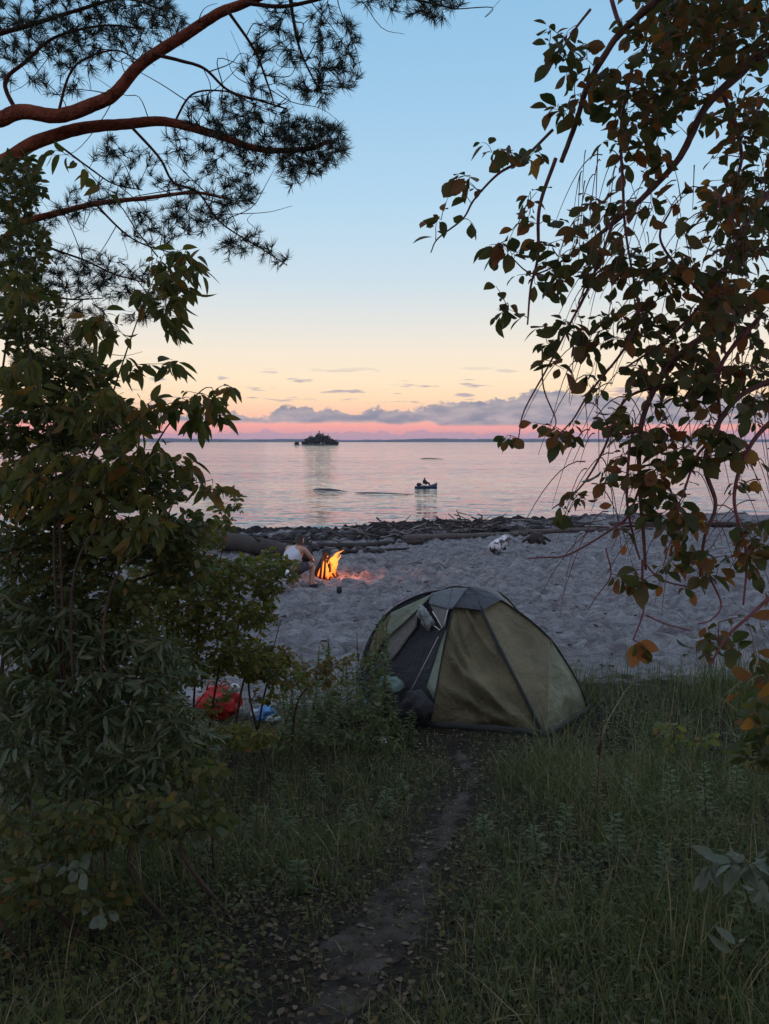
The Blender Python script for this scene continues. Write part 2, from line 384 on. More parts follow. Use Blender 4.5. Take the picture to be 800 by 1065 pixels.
# ------------------------------------------------------------------ ground
def make_ground():
    xs = np.concatenate([np.linspace(-250, -18, 16, endpoint=False), np.arange(-18, 22, .08), np.linspace(22, 260, 16)])
    ys = np.concatenate([np.linspace(-30, 1, 16, endpoint=False), np.arange(1, 40, .07), np.linspace(40, 300, 40)])
    X, Y = np.meshgrid(xs, ys, indexing='ij'); Z = hz(X, Y)
    mb = MB(); mb.grid(np.stack([X, Y, Z], -1))
    m, nt, b, o = new_mat('ground_sand_and_soil')
    ge = nt.nodes.new('ShaderNodeAttribute'); ge.attribute_name = 'soil'
    gd = nt.nodes.new('ShaderNodeAttribute'); gd.attribute_name = 'debris'
    v = objco(nt)
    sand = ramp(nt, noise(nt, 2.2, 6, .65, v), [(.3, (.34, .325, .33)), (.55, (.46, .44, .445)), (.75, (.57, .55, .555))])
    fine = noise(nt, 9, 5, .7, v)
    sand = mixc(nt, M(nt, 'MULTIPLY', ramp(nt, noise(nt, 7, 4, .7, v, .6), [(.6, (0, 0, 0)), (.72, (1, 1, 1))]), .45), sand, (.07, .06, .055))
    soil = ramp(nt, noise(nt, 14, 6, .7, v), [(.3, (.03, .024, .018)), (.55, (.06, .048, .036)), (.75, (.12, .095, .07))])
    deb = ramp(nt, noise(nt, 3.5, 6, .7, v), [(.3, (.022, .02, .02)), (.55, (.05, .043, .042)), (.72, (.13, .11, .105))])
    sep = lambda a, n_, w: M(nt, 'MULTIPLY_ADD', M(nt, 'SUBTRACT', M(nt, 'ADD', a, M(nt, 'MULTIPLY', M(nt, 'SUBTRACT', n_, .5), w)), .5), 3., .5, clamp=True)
    sand = mixc(nt, M(nt, 'MULTIPLY', ramp(nt, noise(nt, 4.2, 5, .7, objco(nt, (1, 1.3, 1)), .9), [(.46, (0, 0, 0)), (.58, (1, 1, 1))]), .62), sand, (.17, .15, .15))  # mottled colour stands in for ripple highlights and shaded hollows
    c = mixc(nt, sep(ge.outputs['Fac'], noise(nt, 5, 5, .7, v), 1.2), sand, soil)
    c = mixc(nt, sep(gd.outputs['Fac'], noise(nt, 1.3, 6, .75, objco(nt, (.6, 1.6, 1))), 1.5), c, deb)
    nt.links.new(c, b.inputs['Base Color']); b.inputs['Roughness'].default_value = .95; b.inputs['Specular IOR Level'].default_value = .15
    hh = M(nt, 'ADD', M(nt, 'MULTIPLY', noise(nt, 3.4, 5, .68, objco(nt, (1, 1.4, 1)), .8), 1.), M(nt, 'MULTIPLY', noise(nt, 24, 4, .7, v), .15))
    bump(nt, hh, 1., .9, b)
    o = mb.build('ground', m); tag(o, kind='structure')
    o['label'] = 'trampled grey sand beach below a dark soil bank'
    ye = yeff(X, Y)
    soilv = np.clip(1 - sstep(7.5, 8.9, Y + .7 * (1 - sstep(-.2, .5, X)) + .8 * fbm(X * .9, Y * .9, 3) - .25 * (X > 1.8) * 1.5), 0, 1)
    debv = np.maximum.reduce([sstep(30.2, 31.8, ye) * 1.0 * (1 - sstep(36, 37, ye) * .2), .95 * np.exp(-((ye - 27.2) / 1.0) ** 2), .5 * np.exp(-((ye - 29) / 2.) ** 2)])
    debv = debv * (1 - .55 * sstep(4, 12, X)) + .55 * np.exp(-(((X + .2) / 1.2) ** 2 + ((Y - 20.5) / .9) ** 2)) + .5 * np.exp(-(((X - .9) / 1.5) ** 2 + ((Y - 19) / .5) ** 2))
    for nm, a in (('soil', soilv), ('debris', debv)):
        at = o.data.attributes.new(nm, 'FLOAT', 'POINT'); at.data.foreach_set('value', a.astype(np.float32).ravel())
    # worn path through the grass
    ys = np.arange(1.25, 6.45, .05); u = np.linspace(-1, 1, 15)
    cx = pathx(ys); wd = .02 + .08 * vn(ys * 2.3, 3.) + .05 * vn(ys * 9, 7.) + .08 * np.exp(-((ys - 3) / .7) ** 2)
    wd = wd * (1 - .7 * np.exp(-((ys - 3.75) / .35) ** 2)) * (1 - .75 * sstep(5.9, 6.45, ys)) * (1 - .55 * sstep(4.6, 5.4, ys) * (1 - sstep(5.7, 6.1, ys)))
    X = cx[:, None] + u[None, :] * (wd[:, None] + .05 * (vn(ys * 7 + 3, 11.)[:, None] - .5)) + .05 * (vn(ys[:, None] * 5, u[None, :] * 0 + 2) - .5) + .09 * u[None, :] ** 3 * (vn(ys[:, None] * 14, u[None, :] * 3 + 20) - .5) * 2; Y = ys[:, None] + 0 * X
    Z = hz(X, Y) + .006 * (1 - np.abs(u) ** 4)[None, :] - .002
    mp = simple('trodden_sandy_soil', (.050, .042, .035), .95, 7, .8, .9, .03, .1)
    mb = MB(); mb.grid(np.stack([X, Y, Z], -1)); p = mb.build('path', mp); tag(p, 'bare sandy footpath worn through the dark grass', kind='structure')
make_ground()

# ------------------------------------------------------------------ water, far shore
def make_water():
    m, nt, b, o = new_mat('lake_water')
    b.inputs['Base Color'].default_value = (.06, .075, .085, 1); b.inputs['Roughness'].default_value = .06; b.inputs['IOR'].default_value = 1.33
    def slopes(sc, det, seed):
        n = nt.nodes.new('ShaderNodeTexNoise'); n.inputs['Scale'].default_value = 1.; n.inputs['Detail'].default_value = det; n.inputs['Roughness'].default_value = .6
        nt.links.new(objco(nt, sc), n.inputs['Vector']); q = nt.nodes.new('ShaderNodeVectorMath'); q.operation = 'SUBTRACT'; nt.links.new(n.outputs['Color'], q.inputs[0]); q.inputs[1].default_value = (.5, .5, .5); return q.outputs[0]
    def vm(op, a, b_):
        q = nt.nodes.new('ShaderNodeVectorMath'); q.operation = op; nt.links.new(a, q.inputs[0])
        if isinstance(b_, tuple): q.inputs[1].default_value = b_
        else: nt.links.new(b_, q.inputs[1])
        return q.outputs[0]
    big = vm('MULTIPLY', slopes((.35, 1.6, 1), 3, 0), (.40, 1.0, 0)); small = vm('MULTIPLY', slopes((2.2, 7., 1), 3, 1), (.36, .6, 0))
    patch = ramp(nt, noise(nt, 1., 4, .6, objco(nt, (.012, .05, 1)), .6), [(.38, (.7, .7, .7)), (.6, (1.6, 1.6, 1.6))])
    nv = vm('ADD', vm('MULTIPLY', vm('ADD', big, small), patch), (0, 0, 1.)); nt.links.new(vm('NORMALIZE', nv, (0, 0, 0)), b.inputs['Normal'])
    xs = np.array([-7000, -600, -120, -40, 0, 40, 120, 600, 7000.]); ys = np.array([22, 60, 120, 300, 900, 2500, 7000.])
    X, Y = np.meshgrid(xs, ys, indexing='ij'); mb = MB(); mb.grid(np.stack([X, Y, 0 * X + WZ], -1))
    tag(mb.build('water', m), 'calm lake with small ripples under the sunset', kind='structure')
    # wooded far shore
    x = np.linspace(-5200, 5200, 700); tp = 13 + 10 * vn(x / 300, 4.) + 5 * vn(x / 40, 9.)
    mb = MB(); yy = 5200 + 120 * np.sin(x / 900)
    prof = [(0, 0), (0, .6), (60, .95), (200, 1.), (500, 0)]
    mb.grid(np.stack([np.stack([x, yy + a, WZ - .5 + tp * c], -1) for a, c in prof], 1))
    tag(mb.build('far_shore', simple('far_woods', (.09, .10, .14), .9, .01, .3, 0)), 'thin dark wooded shore along the horizon', kind='structure')
    # low mud banks that break the surface near the boat
    for k, (pts, wd, hgt, lab) in enumerate([
        ([(324, 509), (335, 509.5), (348, 510), (362, 511.5)], .45, .18, 'dark hump of mud showing above the lake nearest the island'),
        ([(362, 512), (385, 512.6), (415, 513.6), (446, 514.2)], .45, .10, 'long thin dark mud spit lying in the water below the boat'),
        ([(436, 477.4), (447, 477), (462, 477.6)], 1.2, .22, 'short dark shoal beyond the boat'),
        ([(208, 514), (218, 513.5), (228, 514.5)], .7, .25, 'small dark shoal in the water beside the shrub leaves')]):
        c = []
        for (a, d) in pts:
            r = ray(a, d); t = (WZ - EYE) / r[2]; c.append((r[0] * t, r[1] * t, WZ))
        c = smooth_line(c, 8); n = len(c); u = np.linspace(-1, 1, 9); s = np.linspace(0, 1, n)
        env = np.sin(np.pi * np.clip(s, .02, .98)) ** .5
        Gd = np.zeros((n, 9, 3))
        for j, q in enumerate(u):
            Gd[:, j, 0] = c[:, 0]; Gd[:, j, 1] = c[:, 1] + q * wd * env; Gd[:, j, 2] = WZ + hgt * env * (1 - q * q) * (.7 + .6 * vn(s * 7, j * .6)) - .05
        mb = MB(); mb.grid(Gd); tag(mb.build('mud_bank', MAT['rock']), lab, 'mud bank', 'low banks in the lake')
make_water()
# ------------------------------------------------------------------ island
def make_island():
    D = 880.
    r = ray(332, 463.2); k = D / r[1]; cx = r[0] * k; pxm = D / F
    xs = np.linspace(-30, 22, 53); ys = np.linspace(-12, 12, 13)
    X, Y = np.meshgrid(xs, ys, indexing='ij')
    env = np.clip(np.interp(xs, [-30, -26, -18, -14, 12, 20, 22], [0, .6, .55, 1, 1, .45, 0]), 0, 1)
    Z = (1.8 * env[:, None] * (1 - (Y / 12) ** 2) * (.6 + .6 * vn(X * .4, Y * .3))) - .2
    mb = MB(); mb.grid(np.stack([cx + X, D + Y, WZ + Z], -1))
    tag(mb.build('island', MAT['rock']), 'small rocky island far out in the lake', kind='structure')
    lm = leaf_mat('island_foliage', [(0, (.02, .028, .018)), (1, (.035, .045, .025))], .1)
    specs = [(-12.5, 6.5, 2.6), (-9.5, 9.5, 2.8), (-6, 8, 3.2), (-2.5, 11, 3.0), (0, 13.6, 2.6), (3.2, 13, 2.8), (6.5, 9.5, 3), (9, 10, 2.4), (12, 6.5, 2.8), (15.5, 4.5, 2.6), (-16.5, 2.6, 2), (18.5, 2.4, 2), (-24, 1.8, 1.6)]
    for i, (dx, h, w) in enumerate(specs):
        base = np.array([cx + dx, D + rng.uniform(-4, 4), WZ + 1.0])
        t = empty('island_tree', base)
        tag(t, 'dark tree among those crowding the small far island', 'tree', 'trees on the island')
        mb = MB(); mb.tube([(0, 0, -.8), (.1, 0, h * .5), (0, .1, h * .9)], [.35, .22, .06], 6); mb.build('trunk', MAT['bark_grey'], t)
        n = 260; q = norm(rng.normal(0, 1, (n, 3))) * (rng.random((n, 1)) ** .33)
        O = q * np.array([w, w, h * .5]) * rng.uniform(.7, 1.15, (n, 1)) + np.array([0, 0, h * .48])
        O[:, 2] = np.where(O[:, 2] < .3, rng.uniform(.3, 2, n), O[:, 2])
        mb = MB(); a = norm(rng.normal(0, 1, (n, 3))); c = norm(np.cross(a, rng.normal(0, 1, (n, 3)))); d = np.cross(a, c)
        mb.scatter(LT_OVAL[0], LT_OVAL[1], O, a, c, d, rng.uniform(1.2, 2.4, n) * 1.); mb.build('crown', lm, t)
make_island()

# ------------------------------------------------------------------ pine whose boughs reach in from the upper left
def needle_tufts(mb, paths, tail=.14, nl=.055, per=26, maxn=None):
    O = []; D = []
    for p in paths:
        q, L = resample(p, 8); k = max(1, int(min(L, tail) / .045))
        tt = q[-1] - q[-2]; tt /= np.linalg.norm(tt) + 1e-9
        per_t = int(per * rng.uniform(.5, 1.3)); lt = rng.uniform(.65, 1.25)
        for s in range(k):
            o = q[-1] - tt * .04 * s
            n = per_t
            th = rng.random(n) * 2 * math.pi; a = np.cross(tt, [0, 0, 1.]); a /= np.linalg.norm(a) + 1e-6; b = np.cross(tt, a)
            sp = rng.uniform(.45, 1.15, n)
            d = tt[None] * rng.uniform(.5, 1.1, n)[:, None] + sp[:, None] * (np.cos(th)[:, None] * a + np.sin(th)[:, None] * b) + np.array([0, 0, .12]); d = norm(d) * lt
            O.append(np.repeat((o)[None], n, 0) + tt * rng.uniform(-.03, .0, (n, 1))); D.append(d)
    O = np.concatenate(O); D = np.concatenate(D); LT = np.linalg.norm(D, axis=1); D = norm(D); N = len(O)
    W = norm(np.cross(D, rng.normal(0, 1, (N, 3)))); Z = np.cross(D, W)
    tv = np.array([(0, -.022, 0), (0, .022, 0), (.6, .018, -.015), (1, 0, -.05), (.6, -.018, -.015)])
    mb.scatter(tv, [np.array([(0, 1, 2), (0, 2, 4), (4, 2, 3)])], O, D, W, Z, nl * LT * rng.uniform(.7, 1.25, N))
def make_pine():
    Y0 = 4.3
    tr = P(-190, 300, Y0 + .1); tx, ty = tr[0], tr[1]; gz = float(hz(tx, ty))
    t = empty('pine_tree', (0, 0, 0)); tag(t, 'pine with red barked boughs and dark needle tufts overhanging the beach', 'pine')
    mb = MB(); trunk = smooth_line([(tx, ty, gz - .2), (tx + .05, ty, 1), (tx - .03, ty + .02, 3), (tx + .1, ty, 5.2), (tx + .05, ty - .2, 8)], 8)
    mb.tube(trunk, np.linspace(.17, .05, len(trunk)), 12, rough=.12); mb.build('trunk', MAT['bark_pine'], t)
    def limb(pts, Ya, Yb, r0, r1, root=None):
        c = [P(a, b, Ya + (Yb - Ya) * i / (len(pts) - 1)) for i, (a, b) in enumerate(pts)]
        if root is not None: c = [np.array([tx, ty, root])] + c
        c = [c[0]] + [q + rng.normal(0, .012, 3) for q in c[1:]]; c = smooth_line(c, 8)
        return c, np.linspace(r0, r1, len(c))
    A = limb([(-30, 126), (20, 121), (60, 120), (95, 108), (118, 96), (150, 66), (190, 35), (225, 12), (255, 3), (300, -14), (360, -30)], 4.2, 4.0, .040, .018, 3.35)
    B = limb([(-30, 170), (40, 148), (90, 133), (130, 130), (175, 128), (225, 142), (270, 150), (315, 153), (345, 148)], 4.3, 4.4, .040, .010, 3.1)
    C = limb([(-30, 255), (25, 236), (60, 222), (100, 213), (150, 205), (200, 203), (240, 206)], 4.5, 4.7, .025, .006, 2.7)
    minor = [
        ([(158, 56), (185, 64), (212, 70), (238, 92), (270, 108), (300, 118)], 4.05, 4.2, .009, .004),
        ([(300, -14), (308, 30), (316, 60), (326, 90)], 4.0, 4.1, .010, .004),
        ([(236, 10), (262, 48), (276, 82), (286, 112)], 4.0, 4.1, .008, .003),
        ([(135, 130), (165, 160), (182, 185), (205, 200), (228, 232), (268, 258), (298, 272)], 4.3, 4.5, .008, .003),
        ([(100, 213), (125, 240), (150, 255), (180, 262)], 4.6, 4.7, .007, .003),
        ([(20, 236), (50, 258), (85, 276), (120, 285), (160, 290)], 4.5, 4.6, .009, .003),
        ([(20, 121), (10, 90), (30, 60), (60, 40), (110, 28), (150, 30)], 4.2, 4.3, .012, .004),
        ([(60, 120), (70, 85), (85, 60), (120, 55), (140, 60)], 4.2, 4.3, .007, .003),
        ([(-20, 40), (30, 25), (80, 8), (130, 0), (170, 8)], 4.4, 4.4, .014, .004),
        ([(255, 3), (300, 8), (350, -5), (400, -5), (440, 0), (470, 10)], 4.0, 4.1, .010, .004),
        ([(180, 130), (200, 100), (230, 95), (255, 100)], 4.35, 4.3, .006, .003),
        ([(-20, 300), (30, 300), (70, 315), (110, 310)], 4.5, 4.7, .010, .003),
        ([(-20, 350), (30, 352), (65, 365), (95, 360)], 4.6, 4.7, .010, .003),
        ([(60, 150), (95, 175), (120, 190), (150, 195)], 4.3, 4.4, .006, .003)]
    stems = []; 
    for L in (A, B, C):
        mb = MB(); mb.tube(L[0], L[1], 10, rough=.07); mb.build('bough', MAT['bark_pine'], t); stems.append(L[0])
    mbt = MB()
    for q in minor:
        c, r = limb(*q); mbt.tube(c, r, 6, rough=.1); stems.append(resample(c, 24)[0])
    for k in range(90):   # bare dead twigs
        b0 = stems[rng.integers(0, len(stems))]; a = b0[rng.integers(len(b0) // 4, len(b0))]; d = rng.normal(0, 1, 3) * np.array([1, .5, .8]); d /= np.linalg.norm(d); L = rng.uniform(.12, .45)
        q = smooth_line([a, a + d * L * .4 + rng.normal(0, .03, 3), a + d * L * .75 + rng.normal(0, .04, 3), a + d * L + rng.normal(0, .04, 3)], 4); mbt.tube(q, np.linspace(.003, .001, len(q)), 4, cap=False)
    S = blobs([
        (80, 8, 4.4, 110, 34, .3, 270), (40, 45, 4.4, 65, 26, .3, 130), (150, 28, 4.3, 45, 28, .25, 100), (60, 88, 4.3, 35, 14, .2, 16), (95, 60, 4.3, 40, 16, .2, 26), (5, 70, 4.4, 20, 20, .2, 16),
        (425, -2, 4.1, 60, 18, .2, 90), (455, 8, 4.1, 24, 14, .15, 34), (300, 30, 4.05, 45, 40, .25, 50), (350, 52, 4.1, 25, 45, .2, 55), (362, 75, 4.1, 12, 20, .15, 22), (330, 95, 4.1, 26, 14, .2, 26), (280, 70, 4.1, 30, 30, .2, 26),
        (320, 152, 4.35, 42, 30, .25, 300), (345, 145, 4.35, 18, 22, .15, 60), (270, 138, 4.3, 48, 24, .25, 130), (230, 120, 4.3, 35, 22, .2, 40), (245, 168, 4.4, 40, 18, .2, 40), (195, 150, 4.35, 35, 18, .2, 24), (310, 185, 4.4, 18, 12, .1, 20), (255, 105, 4.2, 30, 15, .2, 20),
        (215, 195, 4.6, 45, 22, .3, 46), (245, 202, 4.6, 25, 14, .2, 34), (140, 175, 4.4, 40, 22, .2, 28), (100, 205, 4.5, 30, 14, .2, 24), (60, 225, 4.5, 30, 10, .2, 24), (190, 230, 4.6, 35, 18, .2, 56), (220, 225, 4.6, 20, 12, .2, 26), (160, 235, 4.6, 40, 20, .2, 44), (255, 250, 4.5, 30, 14, .2, 26), (285, 268, 4.5, 16, 12, .1, 16), (235, 262, 4.5, 22, 12, .1, 12), (115, 155, 4.4, 20, 14, .2, 14),
        (120, 292, 4.6, 60, 20, .25, 90), (70, 280, 4.6, 60, 24, .25, 110), (20, 250, 4.6, 30, 30, .3, 100), (60, 330, 4.6, 50, 24, .25, 100), (60, 370, 4.7, 45, 22, .25, 100), (15, 195, 4.5, 25, 25, .3, 80), (150, 320, 4.6, 30, 20, .2, 20), (15, 300, 4.6, 22, 50, .3, 90)])
    ps = grow(stems, S, sag=-.05, wig=.10)
    twigs(mbt, ps, .0018, .0045); mbt.build('branches', simple('pine_twig_bark', (.09, .04, .028), .85, 30, .4, .4, .004, .2), t)
    mn = MB(); needle_tufts(mn, ps, tail=.13, nl=.054, per=40)
    # unseen crown leaves above and behind, added to darken the foreground
    n = 5200; q = norm(rng.normal(0, 1, (n, 3))) * (rng.random((n, 1)) ** .4)
    O = q * np.array([3.2, 3.4, 1.8]) + np.array([tx + 1.0, 1.2, 6.6])
    O = O[O[:, 2] > 2.2 + .62 * np.clip(O[:, 1], 0, None) + .3]
    n = len(O); D = norm(rng.normal(0, 1, (n, 3))); W = norm(np.cross(D, rng.normal(0, 1, (n, 3)))); Z = np.cross(D, W)
    crown = MB(); crown.scatter(LT_NARROW[0], LT_NARROW[1], O, D, W, Z, rng.uniform(.25, .5, n)); crown.build('crown', MAT['needle'], t)
    mn.build('needles', MAT['needle'], t)
make_pine()

# ------------------------------------------------------------------ broadleaf tree hanging in from the right
def make_alder():
    t = empty('alder_tree', (0, 0, 0)); tag(t, 'broadleaf tree with brownish oval leaves on drooping reddish twigs', 'tree')
    tx, ty = 2.35, 2.7; gz = float(hz(tx, ty))
    trunk = smooth_line([(tx + .15, ty - .1, gz - .2), (tx + .05, ty, 1.2), (tx, ty, 2.4), (tx - .1, ty - .1, 3.6), (tx, ty - .2, 5.6)], 8)
    mb = MB(); mb.tube(trunk, np.linspace(.13, .05, len(trunk)), 12, rough=.1); mb.build('trunk', MAT['bark_alder'], t)
    def limb(pts, Ya, Yb, r0, r1, root=None):
        c = [P(a, b, Ya + (Yb - Ya) * i / (len(pts) - 1)) for i, (a, b) in enumerate(pts)]
        if root is not None: c = [np.array([tx, ty, root])] + c
        c = [c[0]] + [q + rng.normal(0, .012, 3) for q in c[1:]]; c = smooth_line(c, 8); return c, np.linspace(r0, r1, len(c))
    main = [
        ([(760, -60), (700, -12), (668, 18), (648, 33), (634, 55), (614, 95), (597, 130), (578, 165)], 2.9, 2.9, .017, .008, 3.9),
        ([(880, 20), (800, 52), (765, 75), (735, 112), (700, 165), (668, 200), (640, 225), (600, 262)], 2.9, 2.8, .020, .006, 3.2),
        ([(880, 290), (810, 300), (760, 335), (715, 362), (685, 400), (668, 440), (662, 500), (668, 560), (670, 598)], 2.8, 2.6, .018, .004, 2.3),
        ([(880, 380), (810, 395), (755, 420), (735, 470), (742, 520), (738, 560), (730, 600)], 2.7, 2.5, .012, .004, 1.9)]
    mid = [
        ([(578, 165), (566, 220), (560, 262), (552, 300), (550, 340)], 2.9, 2.8, .008, .003),
        ([(575, 135), (548, 160), (520, 178), (497, 200), (480, 230), (462, 245), (440, 262)], 2.9, 2.7, .006, .002),
        ([(614, 10), (600, 36), (588, 52), (578, 70)], 2.9, 2.8, .005, .002),
        ([(648, 33), (636, 12), (630, -20)], 2.9, 3., .008, .008),
        ([(640, 225), (625, 270), (610, 310), (590, 345), (572, 385), (548, 430), (530, 455)], 2.8, 2.6, .006, .002),
        ([(600, 262), (560, 285), (530, 265)], 2.8, 2.8, .004, .002),
        ([(660, 60), (650, 130), (648, 190), (655, 250), (668, 330)], 2.9, 2.7, .007, .003),
        ([(668, 330), (640, 370), (612, 410), (596, 440), (580, 452)], 2.7, 2.6, .005, .002),
        ([(564, 360), (568, 400), (572, 435), (576, 452)], 2.8, 2.7, .003, .002),
        ([(760, 335), (720, 300), (690, 250), (700, 215)], 2.8, 2.7, .006, .003),
        ([(800, 200), (770, 240), (740, 300), (700, 350), (660, 380)], 2.9, 2.6, .010, .003),
        ([(690, 400), (650, 420), (625, 460), (600, 500), (575, 530)], 2.7, 2.6, .006, .002),
        ([(668, 500), (655, 535), (630, 560), (600, 575), (575, 579), (548, 580)], 2.6, 2.5, .0045, .002),
        ([(655, 460), (656, 520), (662, 560), (668, 582)], 2.6, 2.6, .005, .003),
        ([(668, 582), (666, 612), (672, 640), (664, 668)], 2.6, 2.5, .004, .0025),
        ([(672, 640), (690, 650), (712, 655)], 2.55, 2.5, .003, .002),
        ([(668, 582), (690, 604), (720, 610), (738, 605)], 2.6, 2.5, .003, .002),
        ([(738, 600), (750, 620), (740, 640), (732, 650)], 2.5, 2.5, .0035, .002),
        ([(870, 620), (810, 628), (780, 640), (755, 665), (740, 690)], 2.5, 2.3, .007, .003),
        ([(630, 570), (640, 600), (625, 620), (610, 635)], 2.55, 2.5, .0025, .0015),
        ([(790, 330), (750, 380), (745, 440), (730, 480), (700, 520)], 2.7, 2.5, .008, .003),
        ([(750, 90), (770, 150), (760, 220), (780, 290)], 2.9, 2.8, .008, .003),
        ([(810, 430), (780, 470), (770, 520), (775, 575), (770, 620)], 2.6, 2.5, .008, .003)]
    stems = []
    for q in main:
        c, r = limb(*q); mb = MB(); mb.tube(c, r, 8, rough=.12); mb.build('limb', MAT['bark_alder'], t); stems.append(c)
    mbt = MB()
    for q in mid:
        c, r = limb(*q); mbt.tube(c, r, 6); stems.append(resample(c, 26)[0])
    dense = blobs([
        (730, 30, 3.0, 55, 42, .35, 75), (775, 20, 3.0, 40, 60, .35, 70), (700, 75, 3.0, 40, 28, .3, 32), (690, 100, 2.9, 36, 20, .25, 26), (770, 110, 3., 35, 22, .3, 20), (665, 110, 2.9, 24, 20, .2, 14),
        (720, 10, 3.2, 60, 20, .3, 40),
        (787, 170, 2.9, 30, 60, .3, 50), (765, 240, 2.8, 38, 40, .3, 42), (735, 205, 2.9, 14, 20, .2, 5)])
    midl = blobs([
        (590, 40, 2.85, 26, 20, .2, 10), (572, 60, 2.8, 12, 14, .1, 6), (618, 72, 2.8, 15, 18, .1, 9), (593, 100, 2.85, 18, 20, .15, 8), (640, 100, 2.9, 18, 22, .2, 7), (667, 36, 2.9, 14, 10, .1, 5),
        (540, 160, 2.8, 26, 10, .15, 11), (510, 155, 2.75, 12, 12, .1, 5), (482, 190, 2.75, 14, 9, .1, 5), (457, 236, 2.7, 9, 9, .08, 4), (585, 115, 2.85, 14, 14, .1, 6),
        (655, 145, 2.85, 22, 22, .2, 10), (672, 165, 2.85, 14, 14, .1, 6), (625, 205, 2.8, 20, 14, .15, 5), (555, 205, 2.8, 14, 14, .1, 4), (690, 215, 2.8, 14, 14, .1, 3),
        (520, 258, 2.75, 16, 12, .1, 7), (560, 265, 2.8, 24, 18, .15, 10), (578, 285, 2.8, 20, 16, .15, 8), (555, 225, 2.8, 18, 18, .15, 5), (520, 322, 2.75, 13, 12, .1, 6), (548, 300, 2.8, 12, 20, .1, 5),
        (600, 235, 2.8, 24, 20, .15, 11), (620, 255, 2.8, 25, 18, .2, 12), (650, 225, 2.8, 28, 24, .2, 12), (640, 280, 2.75, 36, 26, .2, 15), (600, 300, 2.75, 30, 24, .2, 10), (575, 345, 2.7, 24, 16, .15, 12), (605, 350, 2.7, 30, 22, .2, 14),
        (690, 275, 2.7, 36, 28, .25, 32), (730, 300, 2.7, 36, 28, .25, 36), (770, 320, 2.7, 34, 32, .25, 36), (660, 330, 2.7, 36, 26, .2, 26), (710, 345, 2.7, 40, 26, .25, 32), (757, 375, 2.7, 40, 28, .25, 34), (680, 385, 2.65, 34, 28, .2, 24), (727, 410, 2.65, 34, 28, .2, 22), (790, 410, 2.6, 20, 36, .2, 20),
        (580, 378, 2.7, 16, 12, .12, 4), (623, 402, 2.7, 12, 12, .1, 4), (523, 456, 2.65, 8, 8, .05, 3), (577, 452, 2.65, 16, 12, .1, 6), (598, 452, 2.65, 16, 12, .1, 6), (640, 440, 2.6, 25, 18, .15, 12), (660, 460, 2.6, 25, 20, .15, 12),
        (590, 520, 2.6, 14, 10, .1, 5), (606, 510, 2.6, 16, 12, .1, 6), (640, 490, 2.6, 24, 18, .15, 11), (690, 455, 2.6, 26, 22, .2, 16), (740, 465, 2.6, 24, 24, .2, 14), (770, 480, 2.6, 26, 30, .2, 12), (700, 500, 2.6, 28, 20, .15, 12), (695, 535, 2.55, 28, 20, .15, 24), (662, 500, 2.6, 20, 12, .1, 5),
        (655, 595, 2.55, 14, 12, .08, 5), (668, 605, 2.55, 10, 8, .08, 3), (710, 580, 2.55, 20, 16, .12, 12), (735, 585, 2.55, 14, 12, .1, 6), (780, 560, 2.5, 22, 20, .12, 14), (782, 590, 2.5, 12, 10, .1, 4), (668, 672, 2.5, 8, 4, .04, 2),
        (712, 656, 2.5, 3, 3, .03, 1), (745, 675, 2.4, 20, 14, .12, 7), (735, 655, 2.4, 16, 10, .1, 4), (780, 680, 2.4, 16, 10, .1, 4), (790, 705, 2.4, 12, 8, .1, 4), (690, 520, 2.55, 30, 24, .15, 8), (780, 740, 2.4, 14, 8, .1, 3)])
    dense += [q + rng.normal(0, .06, 3) for q in dense if rng.random() < .9]; midl += [q + rng.normal(0, .05, 3) for q in midl if rng.random() < .2]
    p1 = grow(stems, dense, sag=.05, wig=.10); p2 = grow(stems + p1[:20], midl, sag=.14, wig=.09)
    twigs(mbt, p1, .0016, .004); twigs(mbt, p2, .0014, .003)
    # bare drooping twiglets
    bare = []
    for k in range(190):
        a = P(rng.uniform(600, 800), rng.uniform(150, 560), rng.uniform(2.5, 2.9)); L = rng.uniform(.12, .4)
        u = np.linspace(0, 1, 9)[:, None]; dx = rng.uniform(-1, .7)
        bare.append(a + np.array([dx * L * .7, rng.uniform(-.1, .1), 0]) * u + np.array([0, 0, -1.]) * L * u ** 1.7 + np.array([0, 0, .25 * L]) * u)
    for p in bare: mbt.tube(p, np.linspace(.0022, .0009, len(p)), 4, cap=False)
    mbt.build('branches', simple('alder_twig_bark', (.17, .05, .05), .6, 30, .4, .3, .003, .4), t)
    ml = MB(); n1 = leaves_on(ml, p1, LT_ROUND, .046, .034, tail=.26, droop=.35, sdev=.34, kmin=3); n2 = leaves_on(ml, p2, LT_ROUND, .046, .030, tail=.20, droop=.5, sdev=.36, kmin=4)
    # leaves out of view overhead, added to block sky light from the bank
    n = 5200; q = norm(rng.normal(0, 1, (n, 3))) * (rng.random((n, 1)) ** .4)
    O = q * np.array([2.6, 3.4, 1.8]) + np.array([2.3, .4, 5.2]); O = O[O[:, 2] > 2.2 + .62 * np.clip(O[:, 1], 0, None) + .3]
    n = len(O); D = norm(rng.normal(0, 1, (n, 3))); W = norm(np.cross(D, rng.normal(0, 1, (n, 3)))); Z = np.cross(D, W)
    crown = MB(); crown.scatter(LT_OVAL[0], LT_OVAL[1], O, D, W, Z, rng.uniform(.12, .26, n)); crown.build('crown', MAT['leaf_alder'], t)
    ml.build('foliage', MAT['leaf_alder'], t)
    # rusty dead leaves at the lowest twig tip
    md = MB(); O = []; D = []
    b = P(664, 668, 2.5)
    for dx, dz in ((-.25, -.95), (.25, -.95), (.95, -.35)): O.append(b + rng.normal(0, .003, 3)); D.append((dx, rng.uniform(-.2, .2), dz))
